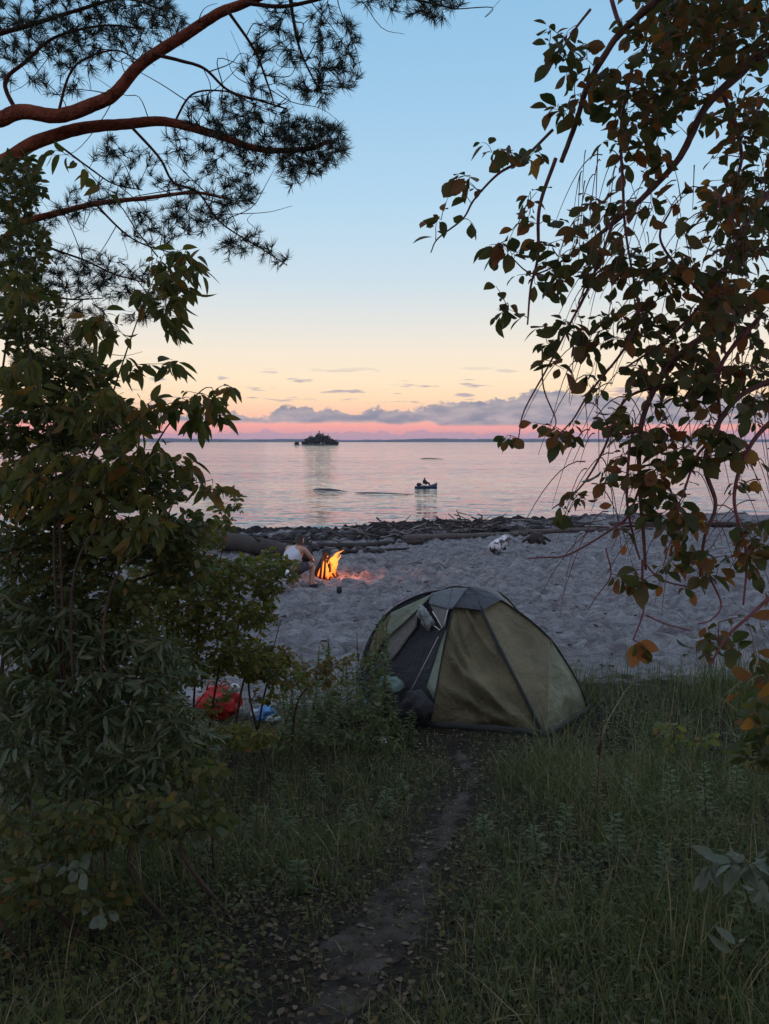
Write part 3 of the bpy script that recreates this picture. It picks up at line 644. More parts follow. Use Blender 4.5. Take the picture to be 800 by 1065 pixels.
    O.append(P(623, 527, 2.55)); D.append((.9, 0, .1)); O.append(P(684, 621, 2.55)); D.append((.2, 0, .9)); O.append(P(648, 578, 2.55)); D.append((.1, 0, 1)); O.append(P(735, 324, 2.5)); D.append((-.7, 0, -.5))
    O = np.array(O); D = norm(np.array(D)); W = norm(np.cross(D, [[0, -1., .2]])); Z = np.cross(D, W)
    md.scatter(LT_OVAL[0], LT_OVAL[1], O, D, W, Z, np.array([.082, .075, .07, .04, .04, .035, .06]))
    d = md.build('dead_leaves', leaf_mat('dead_leaf', [(0, (.34, .12, .03)), (1, (.42, .17, .04))], .45), t); d['label'] = 'rusty orange dead leaves'
    return n1, n2
print('alder leaves', make_alder())

# ------------------------------------------------------------------ shrubs on the left
def shrub(name, label, cat, mat, tmpl, size, gap, stems_px, specs, tail=.25, droop=.35, r0=.010, sdev=.25, sag=.12, bark='bark_grey', group=None, twigr=(.0014, .0035), mult=1., **kw):
    t = empty(name, (0, 0, 0)); tag(t, label, cat, group)
    stems = []; ms = MB()
    for pts, Yr in stems_px:
        base = G(*pts[0]) if pts[0][1] > 20 else np.array([pts[0][0], pts[0][1], float(hz(pts[0][0], pts[0][1]))])
        c = [base - np.array([0, 0, .05])] + [P(a, b, Yr) for a, b in pts[1:]]
        c = [c[0]] + [q + rng.normal(0, .015, 3) for q in c[1:]]; c = smooth_line(c, 8)
        ms.tube(c, np.linspace(r0, r0 * .25, len(c)), 7, rough=.1); stems.append(c)
    specs = [q[:6] + (max(1, int(q[6] * mult)),) for q in specs]
    ps = grow(stems, blobs(specs), sag=sag, wig=.10); twigs(ms, ps, *twigr); ms.build('stem', MAT[bark], t)
    ml = MB(); n = leaves_on(ml, ps, tmpl, size, gap, tail=tail, droop=droop, sdev=sdev, **kw); ml.build('foliage', MAT[mat], t)
    return n
N = []
# tall sapling with large drooping pointed leaves
N.append(shrub('cherry_sapling', 'tall sapling with large drooping pointed olive leaves against the sunset', 'sapling', 'leaf_cherry', LT_POINT, .066, .030,
    [([(-1.35, 3.4), (60, 560), (105, 470), (130, 390), (150, 330), (172, 270)], 3.3), ([(-1.25, 3.3), (80, 620), (130, 520), (175, 450), (205, 410), (224, 404)], 3.2), ([(-1.4, 3.4), (60, 600), (60, 480), (40, 380), (20, 300)], 3.3),
     ([(-1.2, 3.3), (110, 640), (160, 560), (195, 510), (222, 500)], 3.2)],
    [(175, 268, 3.3, 30, 16, .12, 12), (195, 290, 3.3, 18, 18, .1, 7), (165, 310, 3.3, 28, 22, .15, 12), (185, 340, 3.3, 14, 14, .1, 5), (175, 375, 3.3, 10, 8, .1, 4), (110, 340, 3.3, 30, 16, .15, 8), (130, 375, 3.3, 20, 14, .12, 5), (95, 330, 3.3, 20, 12, .12, 5),
     (215, 410, 3.2, 20, 12, .1, 7), (235, 405, 3.2, 6, 8, .05, 2), (215, 435, 3.2, 20, 14, .1, 8), (190, 420, 3.2, 22, 14, .12, 9), (160, 430, 3.2, 24, 16, .15, 12), (215, 500, 3.2, 18, 10, .1, 6), (190, 485, 3.2, 16, 16, .1, 8), (130, 470, 3.2, 40, 30, .2, 30), (90, 430, 3.3, 45, 30, .2, 26),
     (60, 500, 3.3, 60, 40, .25, 50), (130, 540, 3.2, 50, 30, .2, 36), (15, 300, 3.3, 18, 25, .15, 10), (62, 155, 3.35, 16, 10, .1, 2), (20, 400, 3.3, 25, 30, .2, 16)],
    tail=.24, droop=.65, spread=.8, mult=1.3, kmin=5, r0=.006))
# dense small-leaf alder bush filling the left
N.append(shrub('leafy_bush', 'dense dark green bush with small leaves filling the bank below the pine boughs', 'bush', 'leaf_dark', LT_SMALL, .040, .022,
    [([(-2.5, 4.2), (-30, 560), (0, 440), (15, 300), (25, 200)], 4.0), ([(-2.2, 4.2), (20, 600), (50, 500), (70, 420)], 4.0), ([(-1.9, 4.2), (60, 620), (110, 540), (140, 480)], 3.9), ([(-2.4, 4.2), (-20, 640), (30, 560), (40, 470)], 3.9), ([(-1.6, 4.1), (120, 640), (170, 590), (200, 550)], 3.9)],
    [(18, 190, 4.0, 28, 34, .3, 26), (22, 260, 4.0, 28, 36, .3, 22), (30, 330, 4.0, 36, 36, .3, 42), (60, 395, 4.0, 60, 32, .3, 110), (40, 450, 4.0, 55, 30, .3, 110), (110, 440, 3.9, 40, 26, .3, 60), (60, 510, 3.9, 75, 34, .3, 160), (150, 500, 3.9, 45, 28, .3, 80), (60, 570, 3.9, 75, 36, .35, 180), (160, 560, 3.9, 50, 26, .3, 100), (200, 545, 3.9, 18, 14, .2, 14), (190, 590, 3.9, 30, 20, .3, 40), (80, 625, 3.8, 85, 26, .4, 130), (80, 670, 3.8, 85, 30, .4, 90), (60, 720, 3.7, 70, 30, .4, 60)],
    tail=.22, droop=.15, mult=3.4, kmin=7))
# bright little-leaved bush by the seated person
N.append(shrub('small_leaf_bush', 'bushy shrub with small yellow green leaves between the seated person and the red bag', 'bush', 'leaf_small', LT_SMALL, .042, .026,
    [([(-1.75, 6.0), (190, 680), (215, 640), (240, 600)], 5.6), ([(-1.4, 6.0), (230, 690), (260, 650), (280, 610)], 5.6), ([(-2.0, 5.9), (150, 660), (160, 610), (170, 560)], 5.5), ([(-1.5, 6.0), (205, 650), (225, 600), (235, 545)], 5.5), ([(-1.2, 6.0), (255, 700), (280, 680), (290, 640)], 5.6)],
    [(200, 600, 5.6, 45, 24, .4, 80), (245, 600, 5.6, 30, 18, .35, 50), (262, 590, 5.6, 26, 12, .3, 30), (280, 612, 5.6, 16, 12, .2, 20), (225, 640, 5.6, 50, 22, .4, 90), (270, 640, 5.6, 20, 14, .3, 28), (180, 640, 5.5, 40, 24, .4, 60), (215, 675, 5.6, 45, 18, .4, 60), (262, 680, 5.6, 26, 16, .3, 36), (160, 590, 5.5, 25, 26, .3, 44), (228, 545, 5.5, 12, 24, .15, 12), (212, 560, 5.5, 18, 14, .2, 16), (296, 594, 5.6, 14, 12, .12, 18), (225, 728, 5.8, 20, 12, .1, 7), (200, 745, 5.6, 18, 10, .1, 12), (275, 725, 5.8, 14, 8, .1, 5), (283, 575, 5.6, 10, 8, .1, 6), (245, 510, 5.5, 8, 9, .08, 3), (238, 528, 5.5, 14, 6, .08, 5), (170, 560, 5.5, 30, 20, .3, 44), (185, 700, 5.5, 35, 14, .3, 40), (165, 735, 5.4, 30, 24, .3, 50), (235, 690, 5.6, 40, 12, .3, 40), (275, 700, 5.7, 26, 12, .2, 30), (240, 768, 5.3, 50, 12, .3, 60), (190, 775, 5.2, 36, 14, .3, 40), (300, 700, 5.8, 20, 16, .2, 22), (150, 640, 5.5, 40, 40, .3, 70)],
    tail=.22, droop=.12, mult=2.1, kmin=8))
# yellowing sprigs
N.append(shrub('yellowing_bush', 'low shrub with yellow tinged leaves above the blue bag', 'bush', 'leaf_yellow', LT_OVAL, .042, .026,
    [([(-1.05, 6.2), (275, 720), (290, 690), (300, 672)], 5.9), ([(-.75, 6.2), (310, 730), (335, 705), (350, 690)], 5.9), ([(-.95, 6.2), (260, 720), (262, 690), (268, 670)], 5.9)],
    [(285, 678, 5.9, 20, 8, .2, 16), (305, 690, 5.9, 16, 10, .2, 12), (345, 692, 5.9, 14, 8, .15, 10), (330, 705, 5.9, 18, 10, .2, 12), (262, 695, 5.9, 22, 14, .2, 16), (360, 688, 5.9, 8, 6, .1, 4)], tail=.14, droop=.2, mult=1.7, kmin=7))
N.append(shrub('scrub_bush', 'loose scrubby growth with small dark leaves rising between the blue bag and the tent', 'bush', 'weed', LT_POINT, .048, .026,
    [([(-.9, 6.5), (300, 740), (305, 700)], 6.3), ([(-.6, 6.5), (335, 750), (345, 715)], 6.3), ([(-.3, 6.5), (370, 750), (385, 720)], 6.4), ([(-1.3, 6.3), (245, 750), (240, 720)], 6.2), ([(-.1, 6.5), (395, 760), (400, 735)], 6.4)],
    [(300, 725, 6.3, 16, 26, .2, 30), (330, 730, 6.3, 22, 24, .2, 50), (360, 735, 6.3, 22, 26, .2, 60), (392, 745, 6.4, 18, 20, .2, 40), (395, 700, 6.5, 10, 26, .1, 34), (398, 665, 6.5, 5, 22, .06, 16), (384, 700, 6.5, 10, 22, .1, 14), (338, 690, 6.4, 8, 16, .08, 10), (318, 700, 6.4, 8, 16, .08, 10), (362, 700, 6.4, 8, 16, .08, 10), (245, 765, 6.2, 26, 12, .25, 36), (300, 765, 6.2, 40, 10, .25, 50), (375, 772, 6.3, 40, 10, .25, 50), (205, 755, 6.2, 26, 12, .25, 34), (240, 712, 6.2, 10, 10, .15, 7), (215, 705, 6.2, 8, 10, .15, 6)],
    tail=.18, droop=.0, kmin=6, r0=.006))
# willow leaved shrub, darker, nearer
N.append(shrub('willow_shrub', 'shrub with long narrow grey green leaves in the shade below the dense bush', 'shrub', 'leaf_willow', LT_NARROW, .062, .024,
    [([(-1.7, 3.9), (30, 820), (60, 720), (80, 640)], 3.5), ([(-1.2, 3.9), (110, 820), (130, 740), (150, 670)], 3.5), ([(-1.0, 3.8), (150, 820), (190, 760), (210, 720)], 3.5), ([(-2., 3.8), (-20, 840), (0, 740), (10, 660)], 3.5)],
    [(60, 660, 3.5, 60, 30, .3, 60), (130, 680, 3.5, 50, 30, .3, 60), (175, 690, 3.5, 30, 25, .25, 34), (100, 730, 3.4, 70, 35, .35, 90), (30, 740, 3.4, 50, 45, .35, 70), (170, 750, 3.4, 40, 26, .3, 46), (60, 800, 3.3, 75, 40, .35, 90), (150, 800, 3.3, 50, 26, .3, 50), (205, 770, 3.4, 22, 16, .2, 20), (10, 640, 3.5, 30, 40, .3, 40)],
    tail=.26, droop=.35, spread=.8, mult=2.8, kmin=6))
N.append(shrub('bramble_shrub', 'low dark shrub with oval leaves on the shaded bank above the path', 'shrub', 'leaf_dark', LT_OVAL, .036, .03,
    [([(-1.1, 2.9), (40, 940), (60, 880), (70, 840)], 2.7), ([(-.8, 3.0), (130, 900), (160, 860), (180, 830)], 2.9), ([(-.6, 3.1), (190, 880), (215, 850), (225, 830)], 3.0), ([(-1.3, 2.8), (-10, 940), (0, 880), (10, 840)], 2.7)],
    [(60, 860, 2.8, 70, 30, .3, 50), (150, 850, 2.9, 50, 26, .3, 40), (215, 850, 3.0, 24, 20, .2, 16), (20, 920, 2.7, 45, 30, .25, 26), (100, 930, 2.7, 40, 22, .25, 16), (205, 800, 3.1, 30, 16, .25, 16)], tail=.2, droop=.3, mult=3.2, kmin=6))
N.append(shrub('hazel_seedling', 'small seedling with pale green oval leaves at the shaded foot of the bank', 'seedling', 'leaf_pale', LT_OVAL, .045, .03,
    [([(100, 968), (82, 925), (78, 905)], 2.6)], [(82, 905, 2.55, 14, 12, .08, 5), (115, 950, 2.5, 10, 8, .06, 3), (45, 900, 2.6, 10, 5, .06, 3)], tail=.12, droop=.3, r0=.004))
N.append(shrub('hazel_seedling', 'small seedling with shiny leaves beside the bramble shrub', 'seedling', 'leaf_pale', LT_OVAL, .05, .03,
    [([(222, 900), (222, 870), (218, 850)], 3.0)], [(220, 858, 2.95, 16, 12, .08, 6), (205, 870, 2.95, 8, 6, .08, 3)], tail=.12, droop=.3, r0=.004))
N.append(shrub('pale_herb', 'herb with pale grey green leaves at the shaded edge to the right of the path', 'herb', 'leaf_pale', LT_POINT, .06, .03,
    [([(790, 960), (770, 910), (745, 893)], 2.5), ([(815, 960), (800, 900), (795, 880)], 2.4), ([(760, 1010), (765, 1000), (762, 985)], 2.3)], [(765, 897, 2.45, 30, 9, .1, 9), (795, 915, 2.4, 20, 14, .1, 8), (735, 905, 2.5, 12, 6, .06, 3), (762, 985, 2.3, 12, 5, .05, 4)], tail=.12, droop=.25, r0=.004))
# low bush under the alder on the right
N.append(shrub('broadleaf_seedling', 'fresh green seedling among the tall grass at the edge of the sand', 'seedling', 'leaf_small', LT_OVAL, .05, .03,
    [([(700, 790), (700, 765), (697, 755)], 5.6), ([(730, 790), (728, 770), (735, 760)], 5.6)], [(693, 758, 5.6, 14, 9, .15, 9), (705, 775, 5.6, 16, 9, .15, 9), (735, 768, 5.6, 12, 8, .15, 7)], tail=.12, droop=.2, r0=.005))
N.append(shrub('dark_bush', 'dark leafy shrub closing the view under the lowest hanging twigs', 'bush', 'leaf_dark', LT_OVAL, .06, .035,
    [([(2.05, 3.7), (800, 800), (790, 740)], 3.5), ([(2.3, 3.7), (840, 800), (840, 720)], 3.5)], [(800, 740, 3.5, 22, 24, .2, 30), (790, 775, 3.5, 24, 20, .2, 22), (830, 740, 3.5, 30, 40, .3, 40)], tail=.2, droop=.3))
print('shrubs', N)

# ------------------------------------------------------------------ weeds, grass
def weed(px, py, h, label, Y=None, spike=True, lean=0., leafn=26, lsize=.04, mat='weed', name='tall_weed', cat='weed', group=None):
    b = G(px, py) if Y is None else np.array([P(px, py, Y)[0], Y, float(hz(P(px, py, Y)[0], Y))])
    t = empty(name, b); tag(t, label, cat, group)
    st = smooth_line([(0, 0, -.03), (lean * .3, .01, h * .4), (lean, 0, h)], 8)
    m = MB(); m.tube(st, np.linspace(.004, .0018, len(st)), 5); m.build('stem', MAT['bark_grey'] if spike else MAT[mat], t)
    O = []; D = []
    for k in range(leafn):
        s = .08 + .82 * k / leafn; i = s * (len(st) - 1); o = st[int(i)] + (st[min(int(i) + 1, len(st) - 1)] - st[int(i)]) * (i % 1)
        a = k * 2.4 + rng.normal(0, .3); O.append(o); D.append((math.cos(a), math.sin(a), .35))
    O = np.array(O); D = norm(np.array(D)); W = norm(np.cross([[0, 0, 1.]], D)); Z = np.cross(D, W)
    m = MB(); m.scatter(LT_POINT[0], LT_POINT[1], O, D, W, Z, lsize * rng.uniform(.6, 1.2, len(O)) * (1.2 - .6 * np.arange(len(O)) / len(O))); m.build('leaves', MAT[mat], t)
    if spike:
        n = 110; s = rng.random(n); O = np.stack([np.interp(.72 + .28 * s, np.linspace(0, 1, len(st)), st[:, c]) for c in range(3)], 1)
        a = rng.random(n) * 6.28; D = norm(np.stack([np.cos(a), np.sin(a), rng.uniform(.2, 1.2, n)], 1)); W = norm(np.cross([[0, 0, 1.]], D)); Z = np.cross(D, W)
        m = MB(); m.scatter(LT_SMALL[0], LT_SMALL[1], O, D, W, Z, rng.uniform(.014, .034, n) * (1.25 - s)); m.build('seed_head', MAT[mat], t)
    return t
weed(400, 752, 1.0, 'tall weed with a dark spiky top standing against the pale tent door', spike=True, lean=.02, leafn=130, lsize=.085)
for k, (x, y, h) in enumerate([(375, 750, .62), (345, 748, .60), (328, 748, .52), (388, 755, .66), (383, 748, .50), (338, 742, .55), (318, 745, .45), (330, 752, .42), (372, 752, .42), (362, 742, .36), (352, 755, .40), (305, 755, .35), (392, 765, .35), (412, 768, .32), (345, 770, .34), (322, 772, .3), (298, 770, .3), (380, 775, .3), (425, 778, .26)]):
    weed(x, y, h * 1.35, 'dark spiky weed in the clump between the blue bag and the tent', lean=rng.uniform(-.04, .06), leafn=70, lsize=.085, group='weeds between the bag and the tent')
weed(620, 862, .62, 'slender weed with a yellow green stalk in front of the right edge of the tent', spike=True, lean=.02, leafn=150, lsize=.05, mat='leaf_yellow')
for k, (x, y, h) in enumerate([(770, 1000, .34), (690, 940, .3), (560, 900, .22), (640, 900, .28), (505, 880, .18), (735, 860, .42), (765, 840, .4), (700, 850, .36), (655, 850, .3), (590, 880, .24), (400, 850, .2), (360, 870, .2), (330, 830, .24), (290, 840, .26), (300, 880, .22), (265, 880, .24), (250, 840, .3), (420, 830, .18), (310, 930, .16)]):
    weed(x, y, h, 'small leafy weed scattered in the shaded grass of the bank', lean=rng.uniform(-.04, .04), leafn=44, lsize=.065, group='weeds in the shaded grass', name='leafy_weed', spike=False)

def make_grass():
    n = 135000
    Y = 1.25 + (8.9 - 1.25) * rng.random(n) ** 1.15; X = rng.uniform(-.6, .6, n) * (Y + .35) ; Z = hz(X, Y)
    dp = np.abs(X - pathx(Y)); dp0 = dp; wd = np.where(Y < 7, .10 + .1 * (1 - sstep(2, 4, Y)), 0) * (.4 + 1.0 * vn(Y * 2.2, 8.)) * (1 - .8 * np.exp(-((Y - 3.75) / .3) ** 2))
    dens = np.clip(fbm(X * 1.4, Y * 1.4, 3) * 1.9 + .62, .06, 1)
    dens *= np.where(dp < wd, .42 + .5 * (vn(X * 9, Y * 6) > .55), 1) * np.clip((dp - wd) / .15 + .5, .5, 1)
    dens *= 1 - .9 * sstep(7.2, 8.7, Y + .7 * (1 - sstep(-.2, .5, X)) + .9 * fbm(X * .9, Y * .9, 3) - .5 * (X > 1.7))
    # nothing grows through the tent floor
    tent = (((X - .85) / .95) ** 2 + ((Y - 7.75) / .85) ** 2) < 1
    front = (X > .38) & (X < 1.95) & (Y > 7.0 - .27 * (X - .38)) & (Y > 6.75 + 1.15 * (X - 1.38)) & (Y < 8.6)
    dens[tent | front] = 0
    keep = rng.random(n) < dens; X, Y, Z = X[keep], Y[keep], Z[keep]; n = len(X)
    hgt = (.07 + .15 * rng.random(n) ** 1.5) * (.6 + 1.1 * vn(X * 1.1 + 40, Y * 1.1)) * np.where(X > 1.0, 1.2, np.where(X < -.3, .7, .85))
    tall = (rng.random(n) < np.where((X > 1.2) & (Y > 5.5), .30, .02)); hgt = np.where(tall, hgt * 2.1 + .06, hgt)
    hgt *= np.clip((np.abs(X - pathx(Y)) / .5) * .6 + .4, .4, 1) * np.where(Y < 2.6, .7, 1)
    near = (X > .2) & (X < 2.0) & (Y > 5.9) & (Y < 7.2); hgt = np.where(near, np.minimum(hgt * .6, .07), hgt)
    hgt = np.where(dp0[keep] < .22, np.minimum(hgt, .09), hgt)
    k = 4; s = np.linspace(0, 1, k + 1)
    az = rng.random(n) * 6.283; lean = rng.uniform(.1, 1.15, n) ** 1.2
    dx, dy = np.cos(az), np.sin(az)
    w = rng.uniform(.0012, .0032, n) * (.8 + hgt * 1.5)
    cen = np.zeros((n, k + 1, 3))
    for j, u in enumerate(s):
        cen[:, j, 0] = X + dx * lean * hgt * u ** 1.9; cen[:, j, 1] = Y + dy * lean * hgt * u ** 1.9; cen[:, j, 2] = Z - .01 + hgt * (u - .28 * lean * u * u)
    px, pyv = -dy, dx
    V = np.zeros((n, 2 * k + 1, 3))
    for j in range(k):
        ww = w * (1 - s[j] ** 1.6)
        V[:, 2 * j] = cen[:, j] + np.stack([px * ww, pyv * ww, 0 * ww], 1); V[:, 2 * j + 1] = cen[:, j] - np.stack([px * ww, pyv * ww, 0 * ww], 1)
    V[:, 2 * k] = cen[:, k]
    off = np.arange(n)[:, None, None] * (2 * k + 1)
    q = np.array([(2 * j, 2 * j + 1, 2 * j + 3, 2 * j + 2) for j in range(k - 1)]); tr = np.array([(2 * k - 2, 2 * k - 1, 2 * k)])
    mb = MB(); mb.add(V.reshape(-1, 3), [(q[None] + off).reshape(-1, 4), (tr[None] + off).reshape(-1, 3)])
    tag(mb.build('grass', MAT['grass']), 'uneven dark grass growing over the bank', kind='stuff')
    # ground cover leaves and fallen leaves
    n = 26000; Y = rng.uniform(1.3, 7.2, n); X = rng.uniform(-.6, .58, n) * (Y + .3)
    d = fbm(X * 1.2 + 5, Y * 1.2, 3); kp = (rng.random(n) < np.clip(.5 + 2.2 * d + np.where(X < -.4, .25, -.1), .03, 1)) & (np.abs(X - pathx(Y)) > .16) & ~((X > .3) & (X < 2) & (Y > 6.5))
    X, Y = X[kp], Y[kp]; n = len(X); O = np.stack([X, Y, hz(X, Y) + rng.uniform(.01, .13, n)], 1)
    a = rng.random(n) * 6.28; D = norm(np.stack([np.cos(a), np.sin(a), rng.uniform(-.3, .5, n)], 1)); W = norm(np.cross([[0, 0, 1.]], D) + rng.normal(0, .25, (n, 3))); Zz = np.cross(D, W)
    mb = MB(); mb.scatter(LT_OVAL[0], LT_OVAL[1], O, D, W, Zz, rng.uniform(.012, .032, n)); tag(mb.build('ground_cover', MAT['leaf_dark']), 'low leafy ground cover on the bank', kind='stuff')
    n = 16000; Y = rng.uniform(1.3, 7.6, n); X = rng.uniform(-.6, .6, n) * (Y + .3); O = np.stack([X, Y, hz(X, Y) + .006], 1)
    a = rng.random(n) * 6.28; D = norm(np.stack([np.cos(a), np.sin(a), rng.normal(0, .15, n)], 1)); W = norm(np.cross([[0, 0, 1.]], D) + rng.normal(0, .3, (n, 3))); Zz = np.cross(D, W)
    mb = MB(); mb.scatter(LT_OVAL[0], LT_OVAL[1], O, D, W, Zz, rng.uniform(.012, .04, n))
    tag(mb.build('leaf_litter', leaf_mat('litter', [(0, (.05, .035, .02)), (.6, (.11, .075, .045)), (1, (.22, .17, .12))], .1, .8, .2)), 'dry fallen leaves and bits on the soil', kind='stuff')
    # dry bits lying on the sand
    n = 900; Y = 8.5 + 22 * rng.random(n) ** 1.3; X = rng.uniform(-.5, .5, n) * Y; O = np.stack([X, Y, hz(X, Y) + .008], 1)
    a = rng.random(n) * 6.28; D = norm(np.stack([np.cos(a), np.sin(a), rng.normal(0, .1, n)], 1)); W = norm(np.cross([[0, 0, 1.]], D)); Zz = np.cross(D, W)
    tv = np.array([(-.5, -.12, -.1), (-.5, .12, -.1), (.5, .1, -.1), (.5, -.1, -.1), (-.4, 0, .12), (.4, 0, .1)]); tq = [np.array([(0, 1, 4), (3, 5, 2)]), np.array([(0, 4, 5, 3), (1, 2, 5, 4)])]
    mb = MB(); mb.scatter(tv, tq, O, D, W, Zz, rng.uniform(.02, .12, n) * (.4 + Y / 25)); tag(mb.build('beach_litter', MAT['driftwood_dark']), 'little dark bits of bark scattered on the sand', kind='stuff')
make_grass()
for k, (x, y, h) in enumerate([(632, 768, .40), (648, 760, .46), (660, 772, .5), (676, 765, .42), (690, 775, .46), (640, 785, .42), (715, 775, .4), (742, 780, .44), (765, 790, .42), (600, 790, .26), (668, 790, .4)]):
    weed(x, y, h, 'wispy weed in the tall growth between the tent and the dark leafy shrub', lean=rng.uniform(-.06, .06), leafn=50, lsize=.05, group='weeds right of the tent', name='wispy_weed')
# ------------------------------------------------------------------ tent
def make_tent():
    t = empty('dome_tent', G(500, 770)); tag(t, 'olive green dome tent with its mesh door tied open at the edge of the sand', 'tent')
    base = np.array(t.location)
    def fabric(name, c, var=.12, trans=.18, rough=.55):
        m, nt, b, o = new_mat(name); v = objco(nt)
        col = ramp(nt, noise(nt, 3.2, 4, .6, v), [(.3, tuple(x * (1 - var) for x in c)), (.7, tuple(x * (1 + var) for x in c))])
        nt.links.new(col, b.inputs['Base Color']); b.inputs['Roughness'].default_value = rough; b.inputs['Specular IOR Level'].default_value = .35; b.inputs['Sheen Weight'].default_value = .15
        h = M(nt, 'ADD', noise(nt, 6, 5, .62, v, 1.2), M(nt, 'MULTIPLY', noise(nt, 60, 2, .5, v), .12)); bump(nt, h, .8, .05, b)
        tr = nt.nodes.new('ShaderNodeBsdfTranslucent'); nt.links.new(col, tr.inputs['Color'])
        mx = nt.nodes.new('ShaderNodeMixShader'); mx.inputs[0].default_value = trans
        nt.links.new(b.outputs[0], mx.inputs[1]); nt.links.new(tr.outputs[0], mx.inputs[2]); nt.links.new(mx.outputs[0], o.inputs['Surface']); return m
    olive = fabric('olive_nylon', (.15, .125, .06), .32, .25); pale = fabric('pale_green_nylon', (.24, .28, .19), .1, .25); cap = fabric('grey_nylon', (.04, .044, .052), .1, .1)
    lightcap = fabric('light_grey_nylon', (.15, .17, .18), .1, .2); mesh = fabric('dark_netting', (.018, .018, .022), .2, .02, .8); beige = fabric('beige_netting', (.20, .19, .16), .1, .3)
    seam = simple('black_webbing', (.02, .022, .02), .7, 30, .2, .2, .003)
    apex = P(486, 612.5, 7.75)
    def cv(pts, g=None): 
        c = [G(*g) + np.array([0, 0, .0])] if g else []
        return smooth_line(c + [P(a, b, y) for a, b, y in pts] + [apex], 6)
    C4 = cv([(375, 700, 7.82), (382, 672, 7.84), (394, 650, 7.83), (408, 634.5, 7.8), (428, 623, 7.78), (450, 616, 7.77)], (376, 730))
    C1 = cv([(453, 722, 7.1), (460, 685, 7.28), (467, 652, 7.45), (472, 633, 7.56), (478, 620, 7.67)], (447, 757))
    C2 = cv([(551, 735, 6.93), (533, 700, 7.12), (515, 665, 7.33), (502, 638, 7.5), (494, 622, 7.66)], (566, 767))
    C3 = cv([(606, 722, 7.45), (598, 705, 7.5), (586, 685, 7.55), (572, 665, 7.6), (550, 645, 7.65), (524, 627, 7.7), (504, 616, 7.74)], (612, 740))
    g5 = np.array([1.75, 8.75, 0]); g6 = np.array([.25, 8.95, 0]); 
    for g in (g5, g6): g[2] = float(hz(g[0], g[1]))
    def back(g):
        out = []
        for s in np.linspace(0, 1, 9):
            r = 1 - s; h = (1 - r ** 2.2) ** .8; out.append(np.array([apex[0] + (g[0] - apex[0]) * r, apex[1] + (g[1] - apex[1]) * r, g[2] + (apex[2] - g[2]) * h]))
        return np.array(out)
    C5, C6 = back(g5), back(g6)
    K = P(572, 665, 7.6)
    crease_edge = smooth_line([C2[0], P(570, 735, 6.98), P(571, 700, 7.22), K], 6)
    up = np.array([P(561, 654, 7.63), P(550, 645, 7.65), P(537, 635.5, 7.68), P(524, 627, 7.7), P(504, 616, 7.74), apex])
    R1 = np.vstack([crease_edge, up])
    cen = np.array([.95, 7.9, -.3])
    def patch(mb, A, B, nu=16, nv=30, sag=.03, wr=.012, seed=0., fold=None, v0=0., v1=1., off=0.):
        A = resample(A, 80)[0]; B = resample(B, 80)[0]
        i0, i1 = int(v0 * 79), int(v1 * 79); A = resample(A[i0:i1 + 1], nv)[0]; B = resample(B[i0:i1 + 1], nv)[0]
        u = np.linspace(0, 1, nu)[None, :, None]; Gd = A[:, None] * (1 - u) + B[:, None] * u
        nrm = norm(np.cross(np.gradient(Gd, axis=1) + 1e-6, np.gradient(Gd, axis=0) + 1e-6)); s = np.sign((nrm * (Gd - cen)).sum(-1).mean()) or 1; nrm = nrm * s
        U = np.repeat(u[..., 0], nv, 0); V = np.repeat(np.linspace(v0, v1, nv)[:, None], nu, 1)
        e = np.sin(np.pi * U)
        d = -sag * e * np.sin(np.pi * np.clip(V, 0, 1)) ** .5
        d = d + wr * e * fbm(U * 3 + seed, V * 3 + seed, 3) * 2
        if fold:
            for (fu, fv, tu, tv, amp, wd) in fold:
                ax, ay = tu - fu, tv - fv; L2 = ax * ax + ay * ay; s_ = np.clip(((U - fu) * ax + (V - fv) * ay) / L2, 0, 1)
                dist = np.hypot(U - fu - s_ * ax, V - fv - s_ * ay); d = d + amp * np.exp(-(dist / wd) ** 2) * e ** .5 * np.sin(np.pi * np.clip(s_, .02, .98)) ** .4
        Gd = Gd + nrm * (d + off)[..., None]
        mb.grid(Gd, flip=False); return Gd
    # olive walls
    mb = MB(); patch(mb, C1, C2, 34, 60, .05, .06, 1., [(0, .52, 1, .02, .08, .035), (0, .30, .95, .0, .055, .03), (.0, .72, .75, .12, .08, .04), (.3, .95, .95, .45, .05, .05), (.05, .62, .55, .02, .05, .03), (.1, .9, .6, .3, .03, .03), (.2, .05, .9, .10, .035, .04)]); o = mb.build('front_wall', olive, t)
    mb = MB(); patch(mb, C2, R1, 22, 60, .02, .02, 5., [(.1, .25, .9, .6, .02, .05)]); mb.build('side_wall', olive, t)
    low = smooth_line([C3[0]] + [P(a, b, y) for a, b, y in [(606, 722, 7.45), (598, 705, 7.5), (586, 685, 7.55)]] + [K], 6)
    mb = MB(); patch(mb, crease_edge, low, 18, 34, .02, .07, 9., [(.1, .1, .8, .5, .03, .08), (.1, .4, .9, .2, .02, .05)]); mb.build('end_wall', fabric('light_olive_nylon', (.19, .195, .11), .15, .25), t)
    mb = MB(); patch(mb, C3, C5, 10, 24, .02, .01); patch(mb, C5, C6, 14, 24, .02, .01); patch(mb, C6, C4, 14, 24, .02, .01); mb.build('back_wall', olive, t)
    # door side: dark netting with pale storm flaps pulled clear of it
    mb = MB(); patch(mb, C4, C1, 20, 40, .04, .01, 3.); mb.build('door_mesh', mesh, t)
    tabL = [(730, 376, 7.72), (700, 375, 7.82), (672, 382, 7.84), (650, 394, 7.83), (634.5, 408, 7.8), (623, 428, 7.78), (616, 450, 7.77)]
    tabR = [(757, 447, 7.0), (722, 453, 7.1), (685, 460, 7.28), (652, 467, 7.45), (633, 472, 7.56), (620, 478, 7.67), (614, 484, 7.73)]
